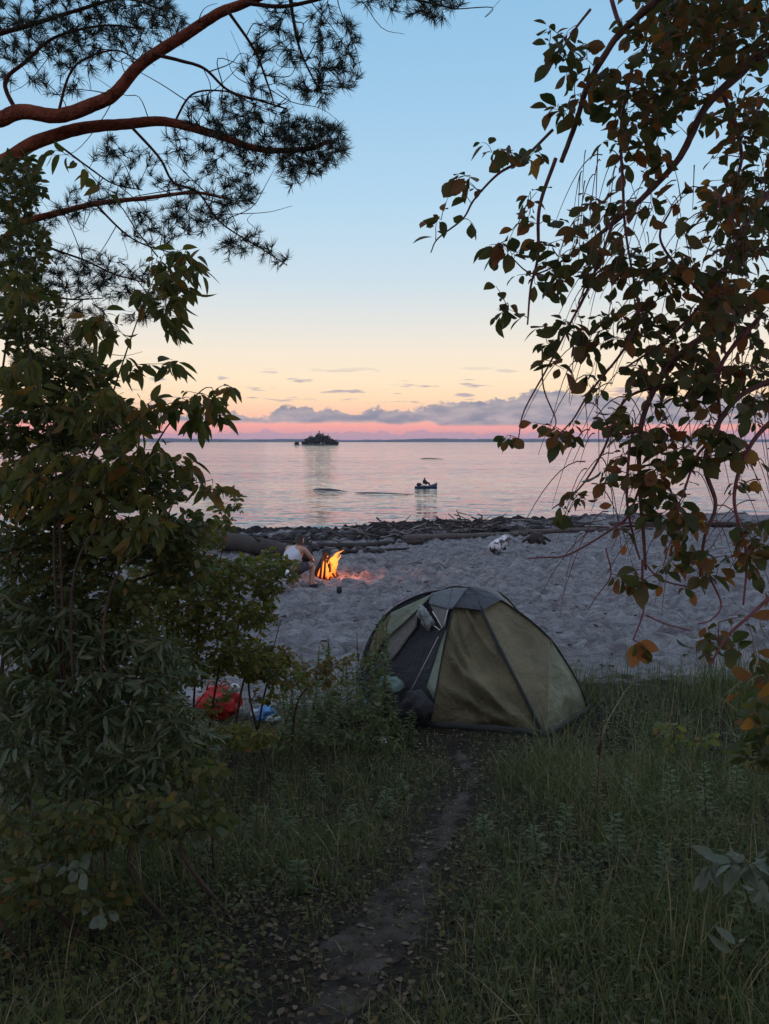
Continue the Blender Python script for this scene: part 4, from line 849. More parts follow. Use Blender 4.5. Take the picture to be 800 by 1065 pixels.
    def Yd(px, py):
        f = lambda tb, k: np.interp(-py, [-r[0] for r in tb], [r[k] for r in tb])
        xl, xr, yl, yr = f(tabL, 1), f(tabR, 1), f(tabL, 2), f(tabR, 2); u = np.clip((px - xl) / (xr - xl + 1e-6), 0, 1); return yl + (yr - yl) * u
    def quad(mb, c, off, nu=8, nv=8, wv=.012, seed=0.):
        a, b_, c_, d_ = [np.array(P(x, y, Yd(x, y) - off)) for x, y in c]
        u = np.linspace(0, 1, nu)[:, None, None]; v = np.linspace(0, 1, nv)[None, :, None]
        Gd = (a * (1 - v) + b_ * v) * (1 - u) + (d_ * (1 - v) + c_ * v) * u
        Gd = Gd + np.array([0, -1, .2]) * (wv * fbm(np.repeat(u[..., 0], nv, 1) * 3 + seed, np.repeat(v[..., 0], nu, 0) * 3, 3) * 2)[..., None]; mb.grid(Gd)
    def part(nm, mat, quads, off, **k):
        mb = MB(); [quad(mb, q, off, **k) for q in quads]; o = mb.build(nm, mat, t); s = o.modifiers.new('thickness', 'SOLIDIFY'); s.thickness = .004; return o
    part('storm_flap', pale, [[(451, 617), (407, 637), (399, 667), (435, 633)]], .06, seed=2.)
    part('fly_edge', olive, [[(407, 637), (389, 660), (377, 702), (399, 668)]], .05, seed=6.)
    part('net_border', beige, [[(435, 632), (400, 665), (406, 689), (433, 652)]], .03)
    part('vent_panel', beige, [[(447, 628), (466, 634), (463, 653), (456, 648)]], .04)
    part('door_edging', pale, [[(464, 655), (459, 667), (444, 714), (451, 727)], [(464, 655), (451, 727), (453, 722), (467, 660)]][:1], .05)
    part('roof_edge', lightcap, [[(449, 617), (470, 611.5), (466, 634), (446, 628)], [(470, 611.5), (486, 612), (471, 633), (466, 634)]], .05, wv=.006)
    # grey vent cap over the top
    mb = MB(); patch(mb, C1, C2, 14, 14, -.01, .02, 2., v0=.80, v1=1., off=.03); mb.build('roof_cap', cap, t)
    mb = MB(); patch(mb, C2, C3, 10, 14, -.015, .01, 4., v0=.80, v1=1., off=.03); patch(mb, C3, C5, 6, 10, -.01, .01, v0=.76, v1=1., off=.02); mb.build('roof_cap', cap, t)
    # rolled door
    def crumple(name, c, r, mat, seed, parent, sub=4, amp=.35):
        import bmesh
        bm = bmesh.new(); bmesh.ops.create_icosphere(bm, subdivisions=sub, radius=1)
        from mathutils import noise as mn_
        for v in bm.verts:
            n = mn_.noise(v.co * 1.7 + Vector((seed, 0, 0))) + .5 * abs(mn_.noise(v.co * 4 + Vector((0, seed, 0)))) + .3 * abs(mn_.noise(v.co * 9))
            q = v.co * (1 + amp * n); v.co = Vector((q.x * r[0], q.y * r[1], q.z * r[2]))
        me = bpy.data.meshes.new(name); bm.to_mesh(me); bm.free(); me.materials.append(mat)
        for p in me.polygons: p.use_smooth = True
        o = link(name, me, parent); o.location = [float(v) for v in c]; return o
    T = lambda v: np.asarray(v) - base
    parts = [o for o in t.children]
    for o in parts: o.location = [-float(v) for v in base]   # meshes hold world coordinates
    roll = crumple('rolled_door', T(P(442, 643, Yd(442, 643) - .08)), (.055, .05, .105), fabric('grey_door_cloth', (.30, .33, .31), .15, .2), 3., t, 4, .6); roll.rotation_euler = (.2, R(-28), 0)
    mb = MB(); mb.tube([T(P(450, 636, 7.45)), T(P(455, 644, 7.40)), T(P(460, 653, 7.38)), T(P(457, 655, 7.36)), T(P(452, 651, 7.36))], .005, 6); mb.tube([T(P(466, 634, 7.4)), T(P(463, 645, 7.38)), T(P(460, 653, 7.38))], .004, 6); mb.build('tie_cord', simple('white_cord', (.5, .5, .48), .7, 30, .1, 0), t)
    mb = MB(); g = G(413, 750); mb.tube([T(P(456, 662, 7.3)), T(g + np.array([0, 0, .03]))], .0035, 5); gl = mb.build('guy_line', simple('grey_cord', (.32, .32, .29), .7, 30, .1, 0), t)
    mb = MB(); mb.tube([T(g + np.array([.01, 0, -.06])), T(g + np.array([-.015, -.01, .05]))], .005, 6); mb.build('peg', MAT['driftwood_pale'], t)
    for c, r in ((C1, .011), (C2, .010), (C3, .009), (C4, .008), (C5, .009), (C6, .009)):
        q = resample(c, 60)[0]; q = q + norm(q - cen) * .010; mb = MB(); mb.tube(q - base, r, 6); mb.build('pole_sleeve', seam, t)
    # flat webbing down the seam of the front wall
    q = resample(C2, 50)[0][:46]; wv = np.array([.016, .004, 0]); q = q + norm(q - cen) * .018
    mb = MB(); mb.grid(np.stack([q - wv - base, q + wv - base], 1)); o = mb.build('seam_strip', seam, t); s = o.modifiers.new('thickness', 'SOLIDIFY'); s.thickness = .004
    # dark floor tub along the foot
    foot = [C4[0], C1[0], C2[0], C3[0], C5[0], C6[0], C4[0]]; fl = []
    for a, b_ in zip(foot[:-1], foot[1:]):
        for s in np.linspace(0, 1, 12, endpoint=False): fl.append(a * (1 - s) + b_ * s)
    fl = np.array(fl + [foot[-1]]); c0 = fl.mean(0); outp = c0 + (fl - c0) * 1.012
    zt = hz(outp[:, 0], outp[:, 1])
    mb = MB(); mb.grid(np.stack([np.c_[outp[:, :2], zt - .03] - base, np.c_[outp[:, :2], zt + .055 + .012 * vn(np.arange(len(zt)) * .7, 3.)] - base], 1)); o = mb.build('floor_tub', simple('dark_groundsheet', (.03, .032, .026), .6, 8, .2, .3), t); s = o.modifiers.new('thickness', 'SOLIDIFY'); s.thickness = .006
    return crumple
crumple = make_tent()

def crumpled_thing(name, label, cat, px, py, Y, r, mat, seed, extra=None, z=None, amp=.45, rot=0):
    p = P(px, py, Y)
    t = empty(name, (p[0], p[1], p[2]), rot); tag(t, label, cat)
    crumple('sack' if 'bag' in name else 'fold', (0, 0, 0), r, mat, seed, t, 4, amp)
    if extra: extra(t)
    return t
def plastic(name, c, rough=.35, tr=.15):
    m = leaf_mat(name, [(0, c), (1, c)], tr, rough, .5); nt = m.node_tree
    b = nt.nodes['Principled BSDF']; bump(nt, noise(nt, 16, 4, .6, objco(nt), 1.), .7, .03, b); return m
gr = G(228, 750)
def red_extra(t):
    for dx, dz, a, nm in ((-.17, .13, .03, 'white_lining'), (.16, .15, .045, 'white_lining')):
        crumple(nm, (dx, -.02, dz), (a, a, a * .8), plastic('white_plastic', (.6, .6, .6)), dx * 9, t, 3, .5)
    for s in (-.05, .07):
        mb = MB(); mb.tube(smooth_line([(s - .06, 0, .1), (s - .03, -.02, .20), (s + .03, -.02, .20), (s + .06, 0, .1)], 6), .008, 6); mb.build('handle', plastic('red_strap', (.45, .02, .02)), t)
crumpled_thing('red_bag', 'bright red bag lying half hidden in the bushes near the tent', 'bag', 227, 731, gr[1] + .05, (.175, .10, .13), plastic('red_nylon', (.62, .025, .025), .5), 4., red_extra)
gb = G(277, 752)
def blue_extra(t):
    crumple('white_panel', (.075, -.05, -.03), (.07, .05, .035), plastic('white_film', (.6, .66, .7)), 7., t, 3, .4)
    crumple('white_panel', (-.08, -.03, .01), (.045, .04, .04), plastic('white_film_b', (.5, .55, .6)), 2., t, 3, .4)
crumpled_thing('blue_bag', 'crumpled blue and white plastic bag on the ground', 'bag', 276, 742, gb[1] + .02, (.10, .08, .06), plastic('blue_plastic', (.05, .25, .55)), 6., blue_extra)
crumpled_thing('rumpled_cloth', 'pale teal rumpled cloth heaped in the mouth of the tent', 'cloth', 406, 713, 7.35, (.11, .08, .075), simple('teal_cloth', (.13, .19, .165), .8, 6, .2, .5, .02), 5.)
crumpled_thing('rucksack', 'dark rucksack standing in the tent doorway under the guy line', 'rucksack', 433, 735, 7.05, (.13, .1, .14), simple('dark_rucksack_cloth', (.03, .03, .03), .8, 8, .3, .5, .02), 8., amp=.3)
crumpled_thing('blue_packet', 'small bright blue packet among the weeds by the tent door', 'packet', 380, 733, G(380, 740)[1], (.035, .03, .045), plastic('cyan_plastic', (.06, .35, .5)), 9.)
crumpled_thing('paper_scrap', 'little crumpled white paper in the grass below the tent door', 'litter', 398, 771, G(398, 773)[1] - .02, (.035, .03, .02), simple('white_paper', (.5, .5, .48), .8, 8, .1, .3), 3.)

# ------------------------------------------------------------------ campfire
FP = G(340, 601)
def make_fire():
    t = empty('campfire', FP); tag(t, 'burning campfire of upright sticks with orange flames on the sand', 'campfire')
    wood = simple('charring_wood', (.06, .03, .018), .9, 8, .5, .6, .01)
    for k in range(15):
        a = k * 2 * math.pi / 15 + rng.normal(0, .12); r = rng.uniform(.22, .34); top = np.array([-.02 + rng.normal(0, .03), rng.normal(0, .03), rng.uniform(.40, .56)])
        b = np.array([r * math.cos(a), r * math.sin(a) * .8, -.02]); mid = (b + top) / 2 + rng.normal(0, .012, 3)
        mb = MB(); mb.tube([b, mid, top], [.030, .024, .015], 7, rough=.2); mb.build('firewood', wood, t)
    mb = MB(); mb.tube([(-.5, .02, .02), (-.2, .0, .06)], [.018, .014], 6); mb.build('firewood', wood, t)
    m, nt, b, o = new_mat('flame'); nt.nodes.remove(b)
    g = nt.nodes.new('ShaderNodeTexCoord'); sp = nt.nodes.new('ShaderNodeSeparateXYZ'); nt.links.new(g.outputs['Object'], sp.inputs[0])
    zz = M(nt, 'ADD', M(nt, 'DIVIDE', sp.outputs[2], .72), M(nt, 'MULTIPLY', M(nt, 'SUBTRACT', noise(nt, 7, 3, .6, objco(nt, (1, 1, .4))), .5), .5))
    col = ramp(nt, zz, [(0, (1, .13, .02)), (.25, (1, .27, .04)), (.55, (1, .34, .055)), (.85, (1, .22, .03)), (1, (1, .08, .01))])
    em = nt.nodes.new('ShaderNodeEmission'); nt.links.new(col, em.inputs['Color']); em.inputs['Strength'].default_value = 1.9
    tr = nt.nodes.new('ShaderNodeBsdfTransparent'); lw = nt.nodes.new('ShaderNodeLayerWeight'); lw.inputs['Blend'].default_value = .35
    mx = nt.nodes.new('ShaderNodeMixShader'); nt.links.new(M(nt, 'MULTIPLY_ADD', M(nt, 'POWER', lw.outputs['Facing'], 1.0), 1.25, M(nt, 'MULTIPLY', M(nt, 'SUBTRACT', noise(nt, 9, 3, .6, objco(nt, (1, 1, .35))), .40), .9), clamp=True), mx.inputs[0]); nt.links.new(em.outputs[0], mx.inputs[1]); nt.links.new(tr.outputs[0], mx.inputs[2]); nt.links.new(mx.outputs[0], o.inputs['Surface'])
    tongues = [((0, 0, .0), (.06, 0, .30), (.20, 0, .48), (.36, 0, .60), .08), ((-.05, .03, 0), (-.03, 0, .25), (.0, 0, .42), (.03, 0, .46), .08), ((.08, .02, 0), (.12, 0, .2), (.2, 0, .34), (.30, 0, .50), .09),
               ((-.14, -.03, 0), (-.12, 0, .12), (-.08, 0, .22), (-.06, 0, .33), .08), ((.14, -.04, 0), (.15, -.03, .1), (.16, 0, .2), (.2, 0, .28), .07), ((0, -.08, 0), (0, -.07, .14), (.02, -.05, .25), (.0, -.04, .36), .05), ((.02, .1, 0), (.1, .08, .2), (.18, .05, .36), (.26, .04, .50), .07)]
    for k in range(12):
        x0, y0, h_ = rng.normal(0, .12), rng.normal(0, .08), rng.uniform(.14, .42); tongues.append(((x0, y0, 0), (x0 * .8 + .03, y0, h_ * .4), (x0 * .6 + .08, y0, h_ * .7), (x0 * .5 + .16 * h_ * 3, y0, h_), rng.uniform(.025, .05)))
    for a, b_, c, d, r in tongues:
        q = smooth_line([a, b_, c, d], 8); s = np.linspace(0, 1, len(q)); q[1:, 0] += .018 * np.sin(s[1:] * 14 + r * 90) * s[1:]
        mb = MB(); mb.tube(q, r * np.clip((1 - s) ** .9 * (.55 + 1.2 * s * (1 - s) * 2), .003, 1) * (1 + .15 * np.sin(s * 20 + r * 70)), 10); mb.build('flame', m, t)
    e = simple('embers', (.05, .02, .01), .9, 20, .5, .5, .02); nt = e.node_tree; b = nt.nodes['Principled BSDF']; b.inputs['Emission Color'].default_value = (1, .16, .03, 1)
    n = noise(nt, 18, 4, .7, objco(nt)); nt.links.new(ramp(nt, n, [(.45, (0, 0, 0)), (.62, (1, 1, 1))]), b.inputs['Emission Strength'])
    n_ = 60; O = np.stack([rng.normal(0, .13, n_), rng.normal(0, .1, n_), rng.uniform(0, .04, n_)], 1); D = norm(rng.normal(0, 1, (n_, 3))); W = norm(np.cross(D, rng.normal(0, 1, (n_, 3)))); Z = np.cross(D, W)
    tv = np.array([(x, y, z) for x in (-.5, .5) for y in (-.4, .4) for z in (-.4, .4)]); mb = MB(); mb.scatter(tv, [np.array([(0, 1, 3, 2), (4, 6, 7, 5), (0, 4, 5, 1), (2, 3, 7, 6), (0, 2, 6, 4), (1, 5, 7, 3)])], O, D, W, Z, rng.uniform(.03, .07, n_)); mb.build('ember_bed', e, t, smooth=False)
    ld = bpy.data.lights.new('fire_light', 'POINT'); l = bpy.data.objects.new('fire_light', ld); COL.objects.link(l); l.parent = t; l.location = (.34, -.12, .34); ld.energy = 34; ld.color = (1, .26, .13); ld.shadow_soft_size = .18
make_fire()

def make_bottle():
    b = G(353, 617); t = empty('bottle', b); tag(t, 'small pale bottle with a dark lower half on the sand by the campfire', 'bottle')
    def lathe(prof, mat, nm):
        mb = MB(); a = np.linspace(0, 2 * math.pi, 17); mb.grid(np.array([[(r * math.cos(x), r * math.sin(x), z) for x in a] for r, z in prof])); mb.build(nm, mat, t)
    lathe([(0, .0), (.045, .0), (.048, .02), (.048, .11), (.0, .112)], simple('dark_label', (.012, .01, .012), .5, 20, .2, 0), 'dark_base')
    m = leaf_mat('fire_tinted_plastic', [(0, (.62, .5, .5)), (1, (.62, .5, .5))], .5, .2, .6)  # pink of the firelight put into the colour of the clear bottle
    lathe([(.046, .11), (.046, .17), (.04, .2), (.018, .24), (.016, .27), (0, .272)], m, 'body'); lathe([(.019, .262), (.019, .285), (0, .286)], simple('cap_white', (.5, .45, .45), .5, 20, .1, 0), 'cap')
make_bottle()

# ------------------------------------------------------------------ seated person
def skin_mesh(name, nodes, edges, mat, parent, sub=2, root=0, lean=0.):
    if lean: nodes = {k: (((v[0][0] + max(0, v[0][2] - .45) * lean, v[0][1], v[0][2] - max(0, v[0][2] - .45) * .2) if not (k[1:2] in 'wkhatf' and len(k) > 1 and v[0][2] < .56) else v[0]), v[1]) for k, v in nodes.items()}
    names = list(nodes); me = bpy.data.meshes.new(name); me.from_pydata([nodes[k][0] for k in names], [(names.index(a), names.index(b)) for a, b in edges], [])
    o = link(name, me, parent); sk = o.modifiers.new('skin', 'SKIN'); sk.use_smooth_shade = True
    for i, k in enumerate(names):
        r = nodes[k][1]; me.skin_vertices[0].data[i].radius = r if isinstance(r, tuple) else (r, r)
    me.skin_vertices[0].data[root].use_root = True
    s = o.modifiers.new('smooth', 'SUBSURF'); s.levels = sub; s.render_levels = sub; me.materials.append(mat); return o
def make_person():
    b = G(301, 613); t = empty('person', b, R(-62 + 90 - 0)); 
    # local frame: +x is the way the person faces
    t.rotation_euler = (0, 0, math.atan2(.88, .48)); tag(t, 'dark haired person in a pale tank top hunched on a stool facing the fire', 'person')
    skin = simple('skin', (.36, .19, .13), .55, 10, .08, 0)
    nd = {'pelvis': ((0, 0, .36), .13), 'waist': ((.04, 0, .50), (.12, .14)), 'chest': ((.15, 0, .70), (.12, .17)), 'neckb': ((.23, 0, .85), .075), 'neck': ((.27, 0, .92), .052), 'head': ((.30, 0, 1.00), .082), 'crown': ((.32, 0, 1.08), .06), 'jaw': ((.37, 0, .975), .05), 'nose': ((.42, 0, 1.01), .014)}
    ed = [('pelvis', 'waist'), ('waist', 'chest'), ('chest', 'neckb'), ('neckb', 'neck'), ('neck', 'head'), ('head', 'crown'), ('head', 'jaw'), ('head', 'nose')]
    for s, q in ((1, 'l'), (-1, 'r')):
        nd.update({q + 'sh': ((.19, s * .19, .82), .060), q + 'el': ((.30, s * .29, .60), .043), q + 'wr': ((.50, s * .20, .50), .028), q + 'ha': ((.57, s * .18, .475), (.020, .036)),
                   q + 'hp': ((.06, s * .11, .35), .10), q + 'kn': ((.42, s * .25, .44), .062), q + 'an': ((.34, s * .27, .09), .040), q + 'to': ((.50, s * .30, .03), .032), q + 'he': ((.30, s * .27, .045), .034), q + 'ear': ((.30, s * .085, 1.01), .02)})
        ed += [('chest', q + 'sh'), (q + 'sh', q + 'el'), (q + 'el', q + 'wr'), (q + 'wr', q + 'ha'), ('pelvis', q + 'hp'), (q + 'hp', q + 'kn'), (q + 'kn', q + 'an'), (q + 'an', q + 'to'), (q + 'an', q + 'he'), ('head', q + 'ear')]
        for f in range(4):
            y0 = .18 + (f - 1.5) * .022; L = (.07, .08, .075, .06)[f]
            nd[q + 'f%d' % f] = ((.60, s * y0, .465), .009); nd[q + 'g%d' % f] = ((.60 + L * .6, s * y0, .452), .0085); nd[q + 'h%d' % f] = ((.60 + L * .8, s * y0, .43), .007)
            ed += [(q + 'ha', q + 'f%d' % f), (q + 'f%d' % f, q + 'g%d' % f), (q + 'g%d' % f, q + 'h%d' % f)]
        nd[q + 'th'] = ((.56, s * .13, .46), .010); nd[q + 'tg'] = ((.60, s * .115, .45), .008); ed += [(q + 'wr', q + 'th'), (q + 'th', q + 'tg')]
    skin_mesh('body', nd, ed, skin, t, lean=.12)
    shirt = simple('pale_cotton', (.42, .43, .46), .85, 10, .08, .4, .01); shorts = simple('dark_shorts_cloth', (.045, .035, .045), .85, 10, .2, .4, .01)
    skin_mesh('tank_top', {'a': ((.0, 0, .38), (.135, .165)), 'b': ((.03, 0, .50), (.155, .185)), 'c': ((.125, 0, .70), (.16, .215)), 'd': ((.20, 0, .82), (.11, .13)), 'l': ((.185, .13, .83), .068), 'r': ((.185, -.13, .83), .068)}, [('a', 'b'), ('b', 'c'), ('c', 'd'), ('c', 'l'), ('c', 'r')], shirt, t, lean=.12)
    skin_mesh('shorts', {'p': ((.0, 0, .34), .145), 'l': ((.12, .13, .37), .115), 'm': ((.34, .225, .435), .088), 'r': ((.12, -.13, .37), .115), 's': ((.34, -.225, .435), .088)}, [('p', 'l'), ('l', 'm'), ('p', 'r'), ('r', 's')], shorts, t)
    skin_mesh('shirt_tail', {'a': ((-.12, -.08, .42), (.05, .08)), 'b': ((-.14, -.08, .32), (.055, .10)), 'c': ((-.13, -.08, .25), (.04, .08))}, [('a', 'b'), ('b', 'c')], simple('white_cotton', (.72, .72, .75), .85, 10, .05, .3), t)
    skin_mesh('hair', {'a': ((.275, 0, 1.02), .088), 'b': ((.30, 0, 1.07), .082), 'e': ((.315, 0, 1.125), .045), 'c': ((.355, 0, 1.09), .05), 'd': ((.262, 0, .96), .045)}, [('a', 'b'), ('b', 'e'), ('b', 'c'), ('a', 'd')], simple('dark_hair', (.025, .014, .01), .6, 60, .4, .6, .01), t, lean=.12)
    for s in (1, -1):
        skin_mesh('shoe', {'a': ((.30, s * .27, .045), .043), 'b': ((.42, s * .285, .035), .045), 'c': ((.52, s * .30, .03), .036)}, [('a', 'b'), ('b', 'c')], shorts, t)
    # folding stool
    c = empty('camp_stool', b, t.rotation_euler[2]); tag(c, 'small folding stool with crossed metal legs under the seated person', 'stool')
    mb = MB(); mb.grid(np.array([[(x, y, .245 - .02 * math.cos(y * 7)) for y in np.linspace(-.2, .2, 9)] for x in np.linspace(-.17, .15, 5)])); o = mb.build('seat', shorts, c); s = o.modifiers.new('thickness', 'SOLIDIFY'); s.thickness = .012
    met = simple('stool_metal', (.35, .35, .36), .4, 10, .1, 0, metal=.6)
    for x in (-.16, .14):
        for sg in (1, -1):
            mb = MB(); mb.tube([(x, sg * .2, .0), (x + .005 * sg, -sg * .2, .245)], .010, 8); mb.build('leg', met, c)
make_person()

# ------------------------------------------------------------------ rowing boat with a rower
def make_boat():
    r = ray(443, 507.5); k = (WZ - EYE) / r[2]; b = np.array([r[0] * k, r[1] * k, WZ])
    t = empty('rowing_boat', b, R(12)); tag(t, 'small dark blue inflatable rowing boat afloat on the calm lake', 'boat')
    hull = simple('navy_hull', (.03, .045, .09), .5, 4, .2, .2)
    s = np.linspace(-1, 1, 25); L = 1.05; hw = .52 * (1 - np.abs(s) ** 2.2) ** .7 * np.where(s > 0, 1 - .35 * s, 1); zr = .17 + .32 * np.clip(s, 0, 1) ** 2.2 + .0 * s
    prof = [(0, -.12), (.55, -.08), (.9, .05), (1., .5), (1., 1.), (.82, 1.), (.76, .5), (.6, .2), (0, .15)]
    for sg in (1, -1):
        pass
    Gd = np.zeros((25, 17, 3)); full = prof[::-1][:-1] + [(0, -.12)] + []
    ring = [(f, h) for f, h in prof]; ring = [(-f, h) for f, h in prof[::-1]][:-1] + ring
    Gd = np.zeros((25, len(ring), 3))
    for j, (f, h) in enumerate(ring): Gd[:, j, 0] = s * L; Gd[:, j, 1] = f * np.maximum(hw, .01); Gd[:, j, 2] = h * zr
    mb = MB(); mb.grid(Gd); mb.build('hull', hull, t)
    mb = MB(); mb.box((-.2, 0, .22), .2, .8, .03); mb.build('seat', hull, t)
    for sg in (1, -1):
        mb = MB(); mb.tube([(-.1, sg * .2, .42), (-.2, sg * .5, .32), (-.45, sg * 1.1, .04)], .018, 6); mb.box((-.5, sg * 1.22, 0.0), .10, .28, .015); mb.build('oar', MAT['driftwood_dark'], t)
    p = empty('person', b + np.array([.0, 0, .15]), R(12)); tag(p, 'tiny dark figure sitting in the rowing boat on the lake', 'person'); dk = simple('dark_clothes', (.04, .035, .05), .8, 5, .2, 0)
    nd = {'pelvis': ((-.2, 0, .18), .13), 'chest': ((-.14, 0, .50), (.12, .17)), 'neck': ((-.12, 0, .68), .05), 'head': ((-.10, 0, .80), .095), 'ls': ((-.13, .19, .58), .06), 'le': ((.02, .26, .42), .045), 'lh': ((.1, .2, .36), .035), 'rs': ((-.13, -.19, .58), .06), 're': ((.02, -.26, .42), .045), 'rh': ((.1, -.2, .36), .035), 'lk': ((.22, .14, .34), .075), 'lf': ((.36, .14, .1), .05), 'rk': ((.22, -.14, .34), .075), 'rf': ((.36, -.14, .1), .05)}
    skin_mesh('body', nd, [('pelvis', 'chest'), ('chest', 'neck'), ('neck', 'head'), ('chest', 'ls'), ('ls', 'le'), ('le', 'lh'), ('chest', 'rs'), ('rs', 're'), ('re', 'rh'), ('pelvis', 'lk'), ('lk', 'lf'), ('pelvis', 'rk'), ('rk', 'rf')], dk, p)
    q = empty('kit_bag', b + np.array([-.62, -.12, .2])); tag(q, 'dark heap of kit stowed in the end of the rowing boat', 'bag'); crumple('sack', (0, 0, .12), (.22, .2, .16), dk, 2., q, 3)
make_boat()

# ------------------------------------------------------------------ driftwood
def log(pts, r0, r1, label, mat='driftwood', name='driftwood_log', lift=.5, sides=12, cat='log', group=None, stubs=0):
    c = [G(*p) for p in pts]; rr = np.linspace(r0, r1, len(c))
    c = [q + np.array([0, 0, lift * r]) for q, r in zip(c, rr)]; c = smooth_line(c, 8); o0 = c[0].copy()
    r = np.linspace(r0, r1, len(c)) * (1 + .10 * (vn(np.arange(len(c)) * .6, len(c) * 1.) - .5))
    c[1:-1] += rng.normal(0, r0 * .06, c[1:-1].shape)
    mb = MB(); mb.tube(c, r, sides, rough=.12)
    if stubs == 0: o = mb.build(name, MAT[mat], None, origin=o0); return tag(o, label, cat, group)
    t = empty(name, o0); tag(t, label, cat, group); mb.v = [v - o0 for v in mb.v]; mb.build('trunk', MAT[mat], t)
    for k in range(stubs):
        i = rng.integers(4, len(c) - 4); d = norm(np.array([rng.normal(0, .5), rng.normal(0, .4), 1.])); L = rng.uniform(.25, .6)
        m2 = MB(); a = c[i] - o0; m2.tube([a, a + d * L * .5 + rng.normal(0, .02, 3), a + d * L], [r[i] * .3, r[i] * .2, r[i] * .08], 6); m2.build('branch_stub', MAT[mat], t)
    return t
log([(205, 566), (232, 572), (262, 577), (300, 583), (322, 584)], .34, .17, 'thick dark driftwood trunk lying behind the seated person', 'driftwood_dark', lift=1.0, stubs=2)
log([(330, 571), (365, 570), (400, 567.5), (440, 566)], .10, .08, 'long slender driftwood trunk stretched along the sand behind the campfire', 'driftwood_dark', lift=.7)
log([(362, 575), (395, 573), (425, 571)], .06, .03, 'half buried slim trunk nearest the campfire', 'driftwood_dark', lift=.4)
log([(420, 563), (460, 560.5), (505, 558.5), (548, 556.5)], .12, .08, 'long grey bleached driftwood trunk below the heap of sticks', 'driftwood', lift=.7, stubs=1)
log([(546, 555), (600, 553), (650, 552), (700, 551)], .10, .07, 'long grey trunk running on behind the reddish hanging twigs', 'driftwood', lift=.6)
log([(356, 559), (380, 557), (404, 556)], .12, .08, 'short dark trunk at the water edge by the heap of sticks', 'driftwood_dark', lift=.5)
log([(640, 548), (720, 547), (800, 548)], .13, .10, 'dark trunk along the water edge behind the alder leaves', 'driftwood_dark', lift=.6)
# patchy birch piece
bm_, nt_, bb_, oo_ = new_mat('birch_bark'); nt_.links.new(ramp(nt_, noise(nt_, 5, 5, .7, objco(nt_)), [(.44, (.04, .03, .03)), (.50, (.55, .53, .52))], 'LINEAR'), bb_.inputs['Base Color']); bb_.inputs['Roughness'].default_value = .8; MAT['birch'] = bm_
g = G(520, 573); t_ = empty('birch_log', g, R(25)); tag(t_, 'short thick white and black birch log lying alone on the sand', 'log')
mb = MB(); mb.tube([(-.30, -.12, .10), (-.12, -.03, .15), (.12, .05, .24), (.34, .12, .33)], [.15, .16, .155, .13], 14, rough=.12); mb.build('trunk', MAT['birch'], t_)
mb = MB(); mb.tube([(.1, .05, .2), (.16, .0, .02)], [.07, .05], 8); mb.build('branch_stub', MAT['driftwood_dark'], t_)
g = G(558, 563); t_ = empty('tree_stump', g); tag(t_, 'low dark stump on the sand beyond the birch log', 'stump')
mb = MB(); mb.tube([(0, 0, -.1), (0, 0, .12), (.03, 0, .28)], [.30, .24, .18], 10, rough=.3); mb.build('trunk', MAT['driftwood_dark'], t_)
for a in (.3, 2., 3.4, 4.9):
    mb = MB(); mb.tube([(0, 0, .1), (.3 * math.cos(a), .3 * math.sin(a), .1), (.5 * math.cos(a), .5 * math.sin(a), -.02)], [.09, .06, .03], 6, rough=.2); mb.build('root', MAT['driftwood_dark'], t_)

# sticks heaped on the berm: shared meshes, every stick an object
stick_me = []
for k in range(8):
    u = np.linspace(0, 1, 7); L = 1.
    c = np.stack([u - .5, .10 * np.sin(u * 3 + k) * rng.uniform(.2, 1.), .07 * np.sin(u * 4 + 2 * k) * rng.uniform(.2, 1)], 1)
    mb = MB(); mb.tube(c, np.linspace(.026, .010, 7) * rng.uniform(.7, 1.3), 6, rough=.2)
    if k % 2: mb.tube([c[3], c[3] + np.array([.14, .08, .10]), c[3] + np.array([.24, .12, .22])], [.016, .012, .006], 5)
    o = mb.build('driftwood_stick', MAT[('driftwood', 'driftwood_dark', 'driftwood_pale', 'driftwood_dark')[k % 4]]); stick_me.append(o.data); bpy.data.objects.remove(o)
def sticks(n, cx, sx, cy, sy, zmax, smin, smax, label, group, wild=.35):
    for k in range(n):
        px = cx + rng.normal(0, sx); py = cy + rng.normal(0, sy) - .02 * (px - cx)
        p = G(px, py, 18, 50); o = bpy.data.objects.new('driftwood_stick', stick_me[rng.integers(0, 8)]); COL.objects.link(o)
        S = rng.uniform(smin, smax); h = max(0, 1 - ((px - cx) / (2.2 * sx)) ** 2)
        o.location = (p[0], p[1], p[2] + .05 + rng.random() ** 1.4 * zmax * h); o.scale = (S, max(S * .9, .9), max(S * .9, .9))
        w = wild * (2.2 if rng.random() < .15 else 1)
        o.rotation_euler = (rng.uniform(0, 6), rng.normal(0, w), rng.normal(0, .7)); tag(o, label, 'driftwood', group)
sticks(105, 482, 34, 552, 1.6, .42, .4, 1.5, 'weathered stick in the tangled heap at the water edge beyond the birch log', 'sticks in the big heap', .24)
sticks(45, 405, 26, 557, 2.5, .35, .5, 1.5, 'dark stick in the low drift beyond the campfire', 'sticks in the low drift', .2)
sticks(40, 570, 50, 550, 1.5, .2, .5, 1.6, 'grey stick on the low ridge behind the hanging alder twigs', 'sticks on the ridge', .15)
sticks(24, 340, 34, 566, 3, .12, .4, 1.4, 'dark stick on the wet sand between the thick trunk and the campfire', 'sticks on the wet sand', .15)
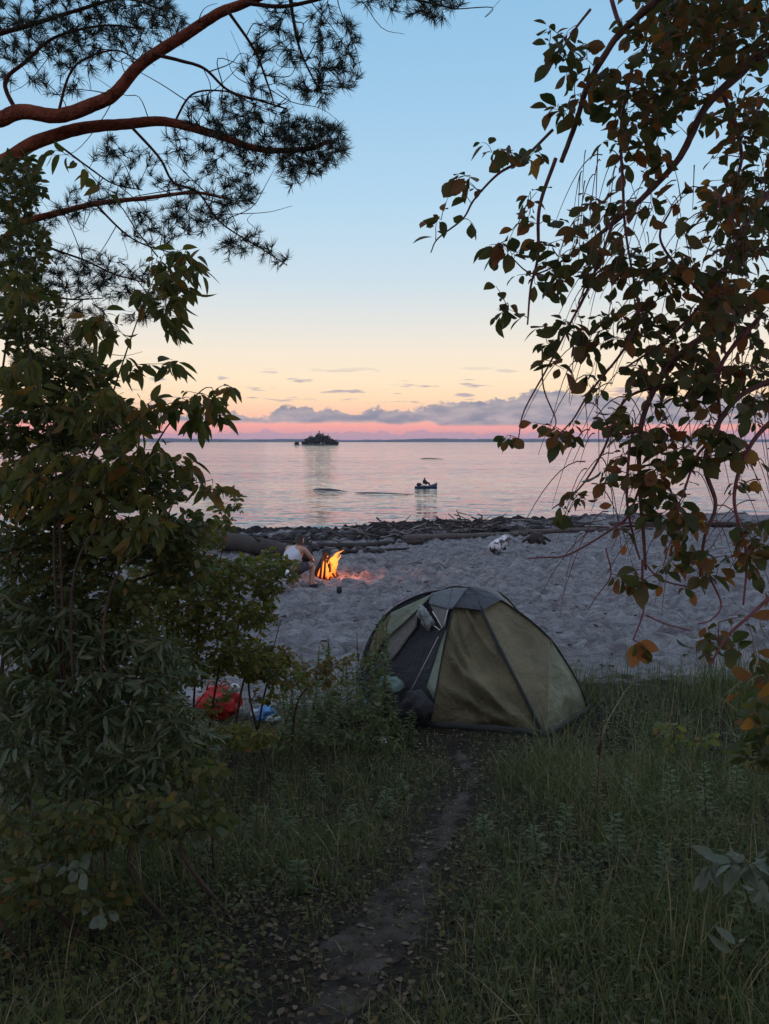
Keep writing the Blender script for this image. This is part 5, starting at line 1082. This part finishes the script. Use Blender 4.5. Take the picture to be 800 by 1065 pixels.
# rocks at the edge
import bmesh
rock_me = []
from mathutils import noise as mnoise
for k in range(4):
    bm = bmesh.new(); bmesh.ops.create_icosphere(bm, subdivisions=3, radius=1)
    for v in bm.verts:
        n = mnoise.noise(v.co * 1.3 + Vector((k * 5, 0, 0))) * .5 + mnoise.noise(v.co * 3.5 + Vector((0, k * 3, 0))) * .18; v.co *= 1 + n
    me = bpy.data.meshes.new('shore_rock'); bm.to_mesh(me); bm.free(); me.materials.append(MAT['rock']); rock_me.append(me)
def rocks(n, x0, x1, y0, y1, smin, smax, label, group):
    for k in range(n):
        px = rng.uniform(x0, x1); py = y0 + (y1 - y0) * (px - x0) / (x1 - x0) + rng.normal(0, 2.2); p = G(px, py, 16, 50); o = bpy.data.objects.new('shore_rock', rock_me[rng.integers(0, 4)]); COL.objects.link(o)
        S = rng.uniform(smin, smax); o.location = (p[0], p[1], p[2] + S * .2); o.scale = (S * rng.uniform(1, 2.2), S, S * rng.uniform(.5, .9)); o.rotation_euler = (0, 0, rng.uniform(0, 6)); tag(o, label, 'rock', group)
rocks(26, 258, 385, 560, 553, .07, .22, 'dark rock at the water edge beyond the thick trunk and the campfire', 'rocks at the water edge')
rocks(22, 385, 640, 556, 547, .08, .22, 'small dark rock under the driftwood heaps', 'rocks under the driftwood')
rocks(10, 300, 420, 573, 572, .08, .18, 'small rock on the damp sand just behind the campfire', 'rocks behind the campfire')

# ------------------------------------------------------------------ evening air
def make_haze():
    mb = MB(); mb.box((0, 2650, 40 / 2 - 4), 13000, 5900, 48 + 0)
    m = bpy.data.materials.new('evening_air'); m.use_nodes = True; nt = m.node_tree; nt.nodes.remove(nt.nodes['Principled BSDF'])
    v = nt.nodes.new('ShaderNodeVolumePrincipled'); v.inputs['Color'].default_value = (.85, .87, .95, 1); v.inputs['Density'].default_value = .00006; v.inputs['Anisotropy'].default_value = .2
    nt.links.new(v.outputs[0], nt.nodes['Material Output'].inputs['Volume'])
    tag(mb.build('haze', m, smooth=False), 'thin evening haze over the lake', kind='stuff')
make_haze()
# ------------------------------------------------------------------ render settings
scene.view_settings.view_transform = 'Standard'; scene.view_settings.look = 'None'; scene.view_settings.exposure = .2; scene.view_settings.gamma = 1
scene.cycles.use_denoising = True; scene.cycles.max_bounces = 6; scene.cycles.diffuse_bounces = 3; scene.cycles.glossy_bounces = 3; scene.cycles.transparent_max_bounces = 12; scene.cycles.transmission_bounces = 3
scene.cycles.caustics_reflective = False; scene.cycles.caustics_refractive = False; scene.cycles.sample_clamp_indirect = 4
